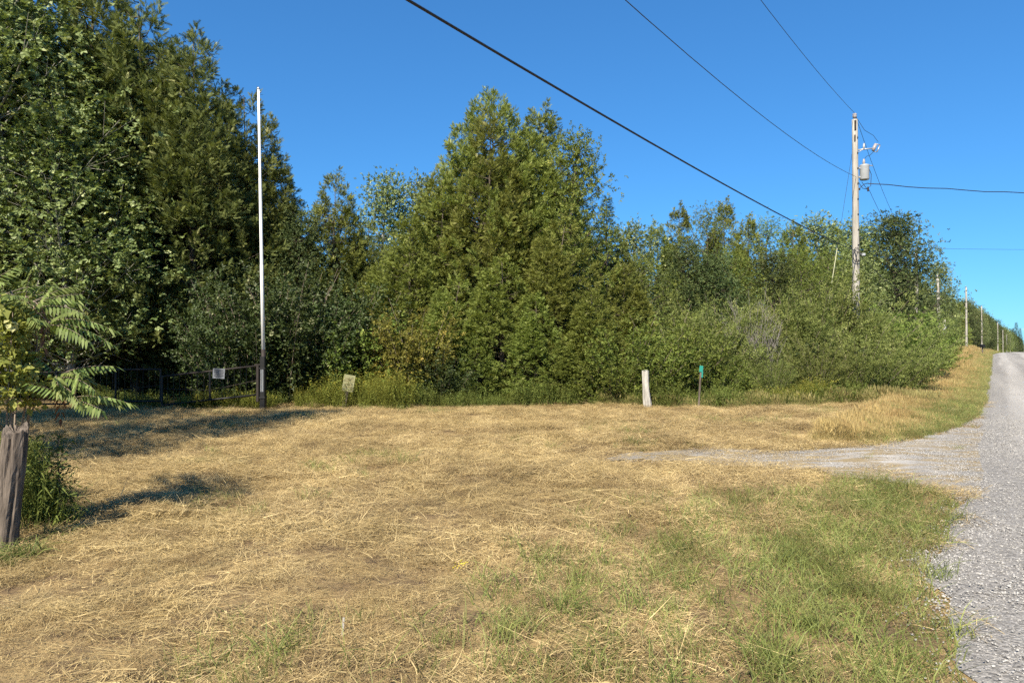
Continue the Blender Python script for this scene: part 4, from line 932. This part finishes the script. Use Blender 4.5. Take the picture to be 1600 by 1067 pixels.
def log_post(name, label, x, y, h, r, lean, mt, seed, ragged=.06, taper=.9, groove=.10):
    rr = np.random.default_rng(seed); sides, n = 44, 26; V = []
    aa = np.arange(sides) / sides * 2 * math.pi; ph = rr.random(8) * 6.28
    base = 1 + .10 * np.sin(2 * aa + ph[0]) + .07 * np.sin(3 * aa + ph[1]) + .04 * np.sin(7 * aa + ph[2])
    gr = rr.random(sides); gr = np.where(gr < .28, -groove * (.4 + rr.random(sides)), .03 * rr.random(sides))     # drying cracks
    topz = np.cumsum(rr.normal(0, ragged * .5, sides)); topz -= np.linspace(0, topz[-1], sides); topz += rr.normal(0, ragged * .35, sides)
    for i in range(n):
        t_ = i / (n - 1); sh = rr.normal(0, .012, sides)
        rad = r * (base + gr * (.5 + .5 * np.sin(t_ * 7 + aa * 5 + ph[3])) + .05 * np.sin(t_ * 8 + 2 * aa + ph[4]) + sh) * (1.14 - (1.14 - taper) * t_)
        z = -.15 + (h + .15 + np.where(t_ > .75, topz * (t_ - .75) / .25, 0)) * t_
        ox = lean * h * t_ + .012 * math.sin(t_ * 5 + ph[5])
        V += [(rad[j] * math.cos(aa[j]) + ox, rad[j] * math.sin(aa[j]), z[j]) for j in range(sides)]
    V.append((lean * h, 0, h - .04)); F = []
    for i in range(n - 1):
        for j in range(sides):
            p, q = i * sides + j, i * sides + (j + 1) % sides; F += [(p, q, q + sides), (p, q + sides, p + sides)]
    for j in range(sides): F.append(((n - 1) * sides + j, (n - 1) * sides + (j + 1) % sides, n * sides))
    m = MB(); m.add(V, F); return m.build(name, mt, None, (x, y, float(land(x, y))), False, label, 'post')
log_post('fence_post', 'pale weathered grey fence post leaning beside the low cedars', *(XAT(1012, 20.0), 19.9), 1.0, .105, -.09, 'pale_post', 5, ragged=.012)
log_post('fence_post', 'thick rough split cedar post in front of the sumac', XAT(6, 6.05), 6.05, .98, .105, .10, 'post_wood', 6, ragged=.03, groove=.13)
d_ = 19.9; x = XAT(1091, d_); t = thing('marker_stake', 'slim wooden stake with teal flagging at its top', 'stake', (x, d_, float(land(x, d_)))); t.rotation_euler.y = .07
m = MB(); m.box((0, 0, .5), (.045, .03, 1.2), bev=.006); m.build('stake', 'post_wood', t)
m = MB(); m.box((0, -.024, 1.05), (.10, .012, .17), bev=.004); m.box((.035, -.03, .90), (.04, .008, .16), bev=.002); m.build('flagging', 'teal_plastic', t)

# ------------------------------------------------------------------ sumac and its neighbours
def sumac_leaf(L_=.46, pairs=10, seed=0, droop=.55):
    r = np.random.default_rng(seed); mb = MB(); s = np.linspace(0, 1, 7)
    rx = np.stack([L_ * s, 0 * s, L_ * (.18 * s - droop * s * s)], 1); mb.tube(rx, .003 * (1.2 - s), 4, .8, 1, False)
    for i in range(pairs * 2 + 1):
        q = .2 + .8 * (i // 2) / pairs if i < pairs * 2 else 1.0; b0 = np.array([L_ * q, 0, L_ * (.18 * q - droop * q * q)])
        sg = 1 if i % 2 else -1; a = sg * (1.15 - .35 * q) if i < pairs * 2 else 0
        l = .115 * (1 - .45 * abs(q - .45)) * (.85 + .3 * r.random()); d = unit(np.array([math.cos(a), math.sin(a) * .75, -.55 - .25 * r.random()])); side = unit(np.cross(d, [0, 0, 1.0]) + r.normal(0, .25, 3)); w = .0125; n = unit(np.cross(side, d))
        V = [b0, b0 + d * l * .35 + side * w + n * .005, b0 + d * l * .35 - side * w + n * .005, b0 + d * l * .7 + side * w * .7 - np.array([0, 0, .01]), b0 + d * l * .7 - side * w * .7 - np.array([0, 0, .01]), b0 + d * l - np.array([0, 0, .022])]
        mb.add(V, [(0, 1, 2), (1, 3, 4), (1, 4, 2), (3, 5, 4)], min(1, max(0, r.normal(.55, .22))))
    return mb
SL = [sumac_leaf(.46, 10, 1, .32).mesh('sumac_leaf_mesh', ['sumac_leaf', 'twig_bark']), sumac_leaf(.40, 9, 2, .12).mesh('sumac_leaf_mesh', ['sumac_leaf', 'twig_bark']), sumac_leaf(.5, 11, 3, .48).mesh('sumac_leaf_mesh', ['sumac_leaf', 'twig_bark'])]
SR = sumac_leaf(.34, 8, 4, 1.0).mesh('sumac_red_mesh', ['sumac_red', 'twig_bark'])
sd = 6.6; sxx = XAT(28, sd); t = thing('sumac_shrub', 'young staghorn sumac with drooping feather leaves behind the split cedar post', 'shrub', (sxx, sd, float(land(sxx, sd))))
def sp(px, py, dd=0.0): return np.array([XAT(px, sd + dd) - sxx, dd, ZAT(py, sd + dd) - float(land(sxx, sd))])
tips = []
for pts in (((24, 780, 0), (36, 660, 0), (48, 590, -.05), (58, 540, -.1), (52, 470, -.1)), ((36, 780, .1), (46, 650, .1), (70, 605, .05), (90, 585, 0)), ((20, 780, .1), (25, 640, .1), (22, 540, .15), (18, 455, .1)),
            ((36, 700, .05), (48, 632, -.05), (88, 612, -.1), (118, 622, -.15)), ((50, 575, -.1), (70, 520, -.15), (78, 500, -.2)), ((25, 600, .1), (-20, 520, .2), (-40, 460, .2)), ((28, 560, .1), (38, 500, .1), (40, 462, .2))):
    P_ = np.array([sp(*q) for q in pts]); m = MB(); m.tube(P_, np.linspace(.011, .005, len(P_)), 6, .6); m.build('stem', 'twig_bark', t, smooth=True); tips.append((P_[-1], P_[-2]))
rs = random.Random(3)
for ti, (tip, pv) in enumerate(tips):
    nl = (11, 9, 11, 7, 8, 8, 9)[ti]
    for k_ in range(nl):
        az = k_ * 2.39996 + ti; f0 = rs.random() * .8; pos = tip * (1 - f0 * .55) + pv * f0 * .55
        o = put('leaf', SL[rs.randrange(3)], t, tuple(pos)); s_ = rs.uniform(.75, 1.05); o.scale = (s_,) * 3
        o.rotation_euler = (rs.uniform(-.3, .3), rs.uniform(-.75, .05), az)
    if ti in (0, 1, 2):
        o = put('leaf', SR, t, tuple(tip)); o.rotation_euler = (0, .5, rs.random() * 6.28); o['label'] = 'reddish wilting leaf'
for (px, py, dd, az, ry) in ((112, 628, -.1, .05, -.25), (118, 625, -.15, -.5, .25), (92, 586, -.05, .15, -.3), (92, 590, -.1, -.25, .05), (88, 600, -.1, -.6, .2), (56, 470, -.1, .1, -.1), (60, 480, -.15, -.2, 0), (78, 503, -.2, .1, -.15), (80, 508, -.2, -.35, .2), (60, 590, -.1, 2.6, 0)):
    o = put('leaf', SL[rs.randrange(3)], t, tuple(sp(px, py, dd))); o.rotation_euler = (rs.uniform(-.2, .2), ry, az)

# rounded yellow-green leaves climbing beside the sumac
def leafy_shrub_near(name, label, px, d, bottom, top, wpx, n, tm, tsz, mt, seed, stems=9, dense_top=.0):
    r = np.random.default_rng(seed); x = XAT(px, d); g = float(land(x, d)); z0, z1 = max(.02, ZAT(bottom, d) - g), ZAT(top, d) - g; w = wpx / FPX * d / 2
    t = thing(name, label, 'shrub', (x, d, g)); ms = MB(); mf = MB()
    for i in range(stems):
        a = r.random() * 6.28; q = np.array([w * .6 * math.cos(a), w * .6 * math.sin(a), 0]); ms.tube([q * .2 + np.array([0, 0, -.05]), q * .7 + np.array([0, 0, z1 * .5]), q * (1 + .3 * r.random()) + np.array([0, 0, z1 * (.8 + .2 * r.random())])], [.008, .006, .003], 5, r.random())
    u_ = r.random(n); zz = z0 + (z1 - z0) * u_; a = r.random(n) * 6.28; rr = w * np.sqrt(r.random(n)) * (1 - .45 * np.abs(u_ - .45)) * (1 + .25 * np.sin(a * 3 + zz * 5))
    pos = np.stack([rr * np.cos(a), rr * np.sin(a), zz], 1); dd = unit(pos * np.array([1, 1, 0])) * .6 + r.normal(0, .5, (n, 3)) + np.array([0, 0, .2])
    for k_, q in enumerate(tm):
        s = np.arange(n) % len(tm) == k_; stamp(mf, *q, pos[s], frames(dd[s], tilt=r.normal(0, .7, s.sum())), tsz * (.7 + .6 * r.random(s.sum())), np.clip(r.normal(.5, .28, s.sum()), 0, 1))
    ms.build('stem', 'twig_bark', t, smooth=True); mf.build('foliage', mt, t)
    return t
ROUND = [twig_template(5, .062, .027, .10, .3, s) for s in (41, 42, 43)]
FEATH = [twig_template(9, .05, .006, .12, -.2, s) for s in (51, 52, 53)]
leafy_shrub_near('vine_shrub', 'bush of small rounded yellow-green leaves beside the sumac', 0, 6.3, 640, 478, 78, 330, ROUND, 1.0, 'vine_leaf', 61)
def wispy(label, px, d_, h, rad, n, seed):
    global rng
    keep_ = rng; rng = np.random.default_rng(seed); V, F, T, M = weed_clump(n, rad, h * .55, h, False); rng = keep_
    x_ = XAT(px, d_); t_ = thing('weed_bush', label, 'weed', (x_, d_, float(land(x_, d_)))); put('foliage', raw_mesh('weed_foliage', V, F, T, M, 'weed_leaf'), t_)
wispy('tall wispy green weeds directly behind the split cedar post', 48, 6.6, .92, .13, 110, 71)
wispy('wispy green weeds between the split cedar post and the dead dark stalk', 76, 6.7, .84, .13, 100, 72)
wispy('low wispy weeds at the foot of the dead dark stalk', 100, 6.75, .42, .14, 60, 73)
plant('weed_a', 'weed_bush', 'small feathery weed at the foot of the wispy weeds', 'shrub', XAT(60, 6.95), 6.95, .5, .8)
plant('weed_a', 'weed_bush', 'shaded feathery weed under the sumac, hidden by the split post', 'shrub', XAT(18, 7.3), 7.3, .8, .7)
t = thing('dry_weed', 'single dark dead weed stalk beside the feathery weed bush', 'plant', (XAT(96, 6.7), 6.7, float(land(XAT(96, 6.7), 6.7))))
m = MB(); m.tube([(0, 0, -.05), (-.01, 0, .35), (-.03, 0, .72), (-.02, .01, .85)], [.008, .007, .005, .003], 5, .2); m.build('stalk', 'bark', t)
m = MB(); n = 46; zz = .35 + .5 * rng.random(n); pos = np.stack([-.02 + rng.normal(0, .035, n), rng.normal(0, .035, n), zz], 1)
stamp(m, *BUSHT[0], pos, frames(rng.normal(0, 1, (n, 3)) + np.array([0, 0, -.3])), .35 + .3 * rng.random(n), rng.random(n)); m.build('leaf_cluster', 'dark_leaf', t, kind='stuff')
# grass clumps at the foot of the split post
for px, d_, s_, lb in ((40, 5.75, 1.0, 'arching green grass clump at the foot of the split cedar post'), (12, 5.6, .8, 'low grass clump against the split cedar post'), (92, 6.35, .8, 'grass clump in the shade of the feathery weed bush')):
    V, F, T, M = tuft(190, .16, .14, .44, .6, .009, 4, .55); x = XAT(px, d_)
    put('grass_clump', raw_mesh('grass_clump', V * s_, F, T, M, 'green_grass'), None, (x, d_, float(land(x, d_))), 0, lb, 'grass', 'grass clumps by the split post')
# small things lying in the hay
x, y = G(718, 885); t = thing('yellow_flower', 'small yellow wildflower clump low in the mown hay', 'flower', (x, y, float(land(x, y))))
V, F, T, M = tuft(40, .05, .04, .1, .5, .004, 2, .2); put('leaf_cluster', raw_mesh('flower_leaves', V, F, T, M, 'green_grass'), t, kind='stuff')
m = MB()
for k_ in range(16):
    a, r_ = rng.random() * 6.28, .06 * math.sqrt(rng.random()); m.box((r_ * math.cos(a), r_ * math.sin(a), .06 + .04 * rng.random()), (.011, .011, .005), Matrix.Rotation(rng.normal(0, .5), 3, 'X'))
m.build('blossom', 'flower_yellow', t, kind='stuff')
x, y = G(537, 985); m = MB(); m.box((0, 0, .045), (.012, .006, .11), Matrix.Rotation(.08, 3, 'Y'), bev=.001); m.build('wood_stub', 'pale_post', None, (x, y, float(land(x, y))), label='tiny pale cut stub standing up from the hay', cat='stub')
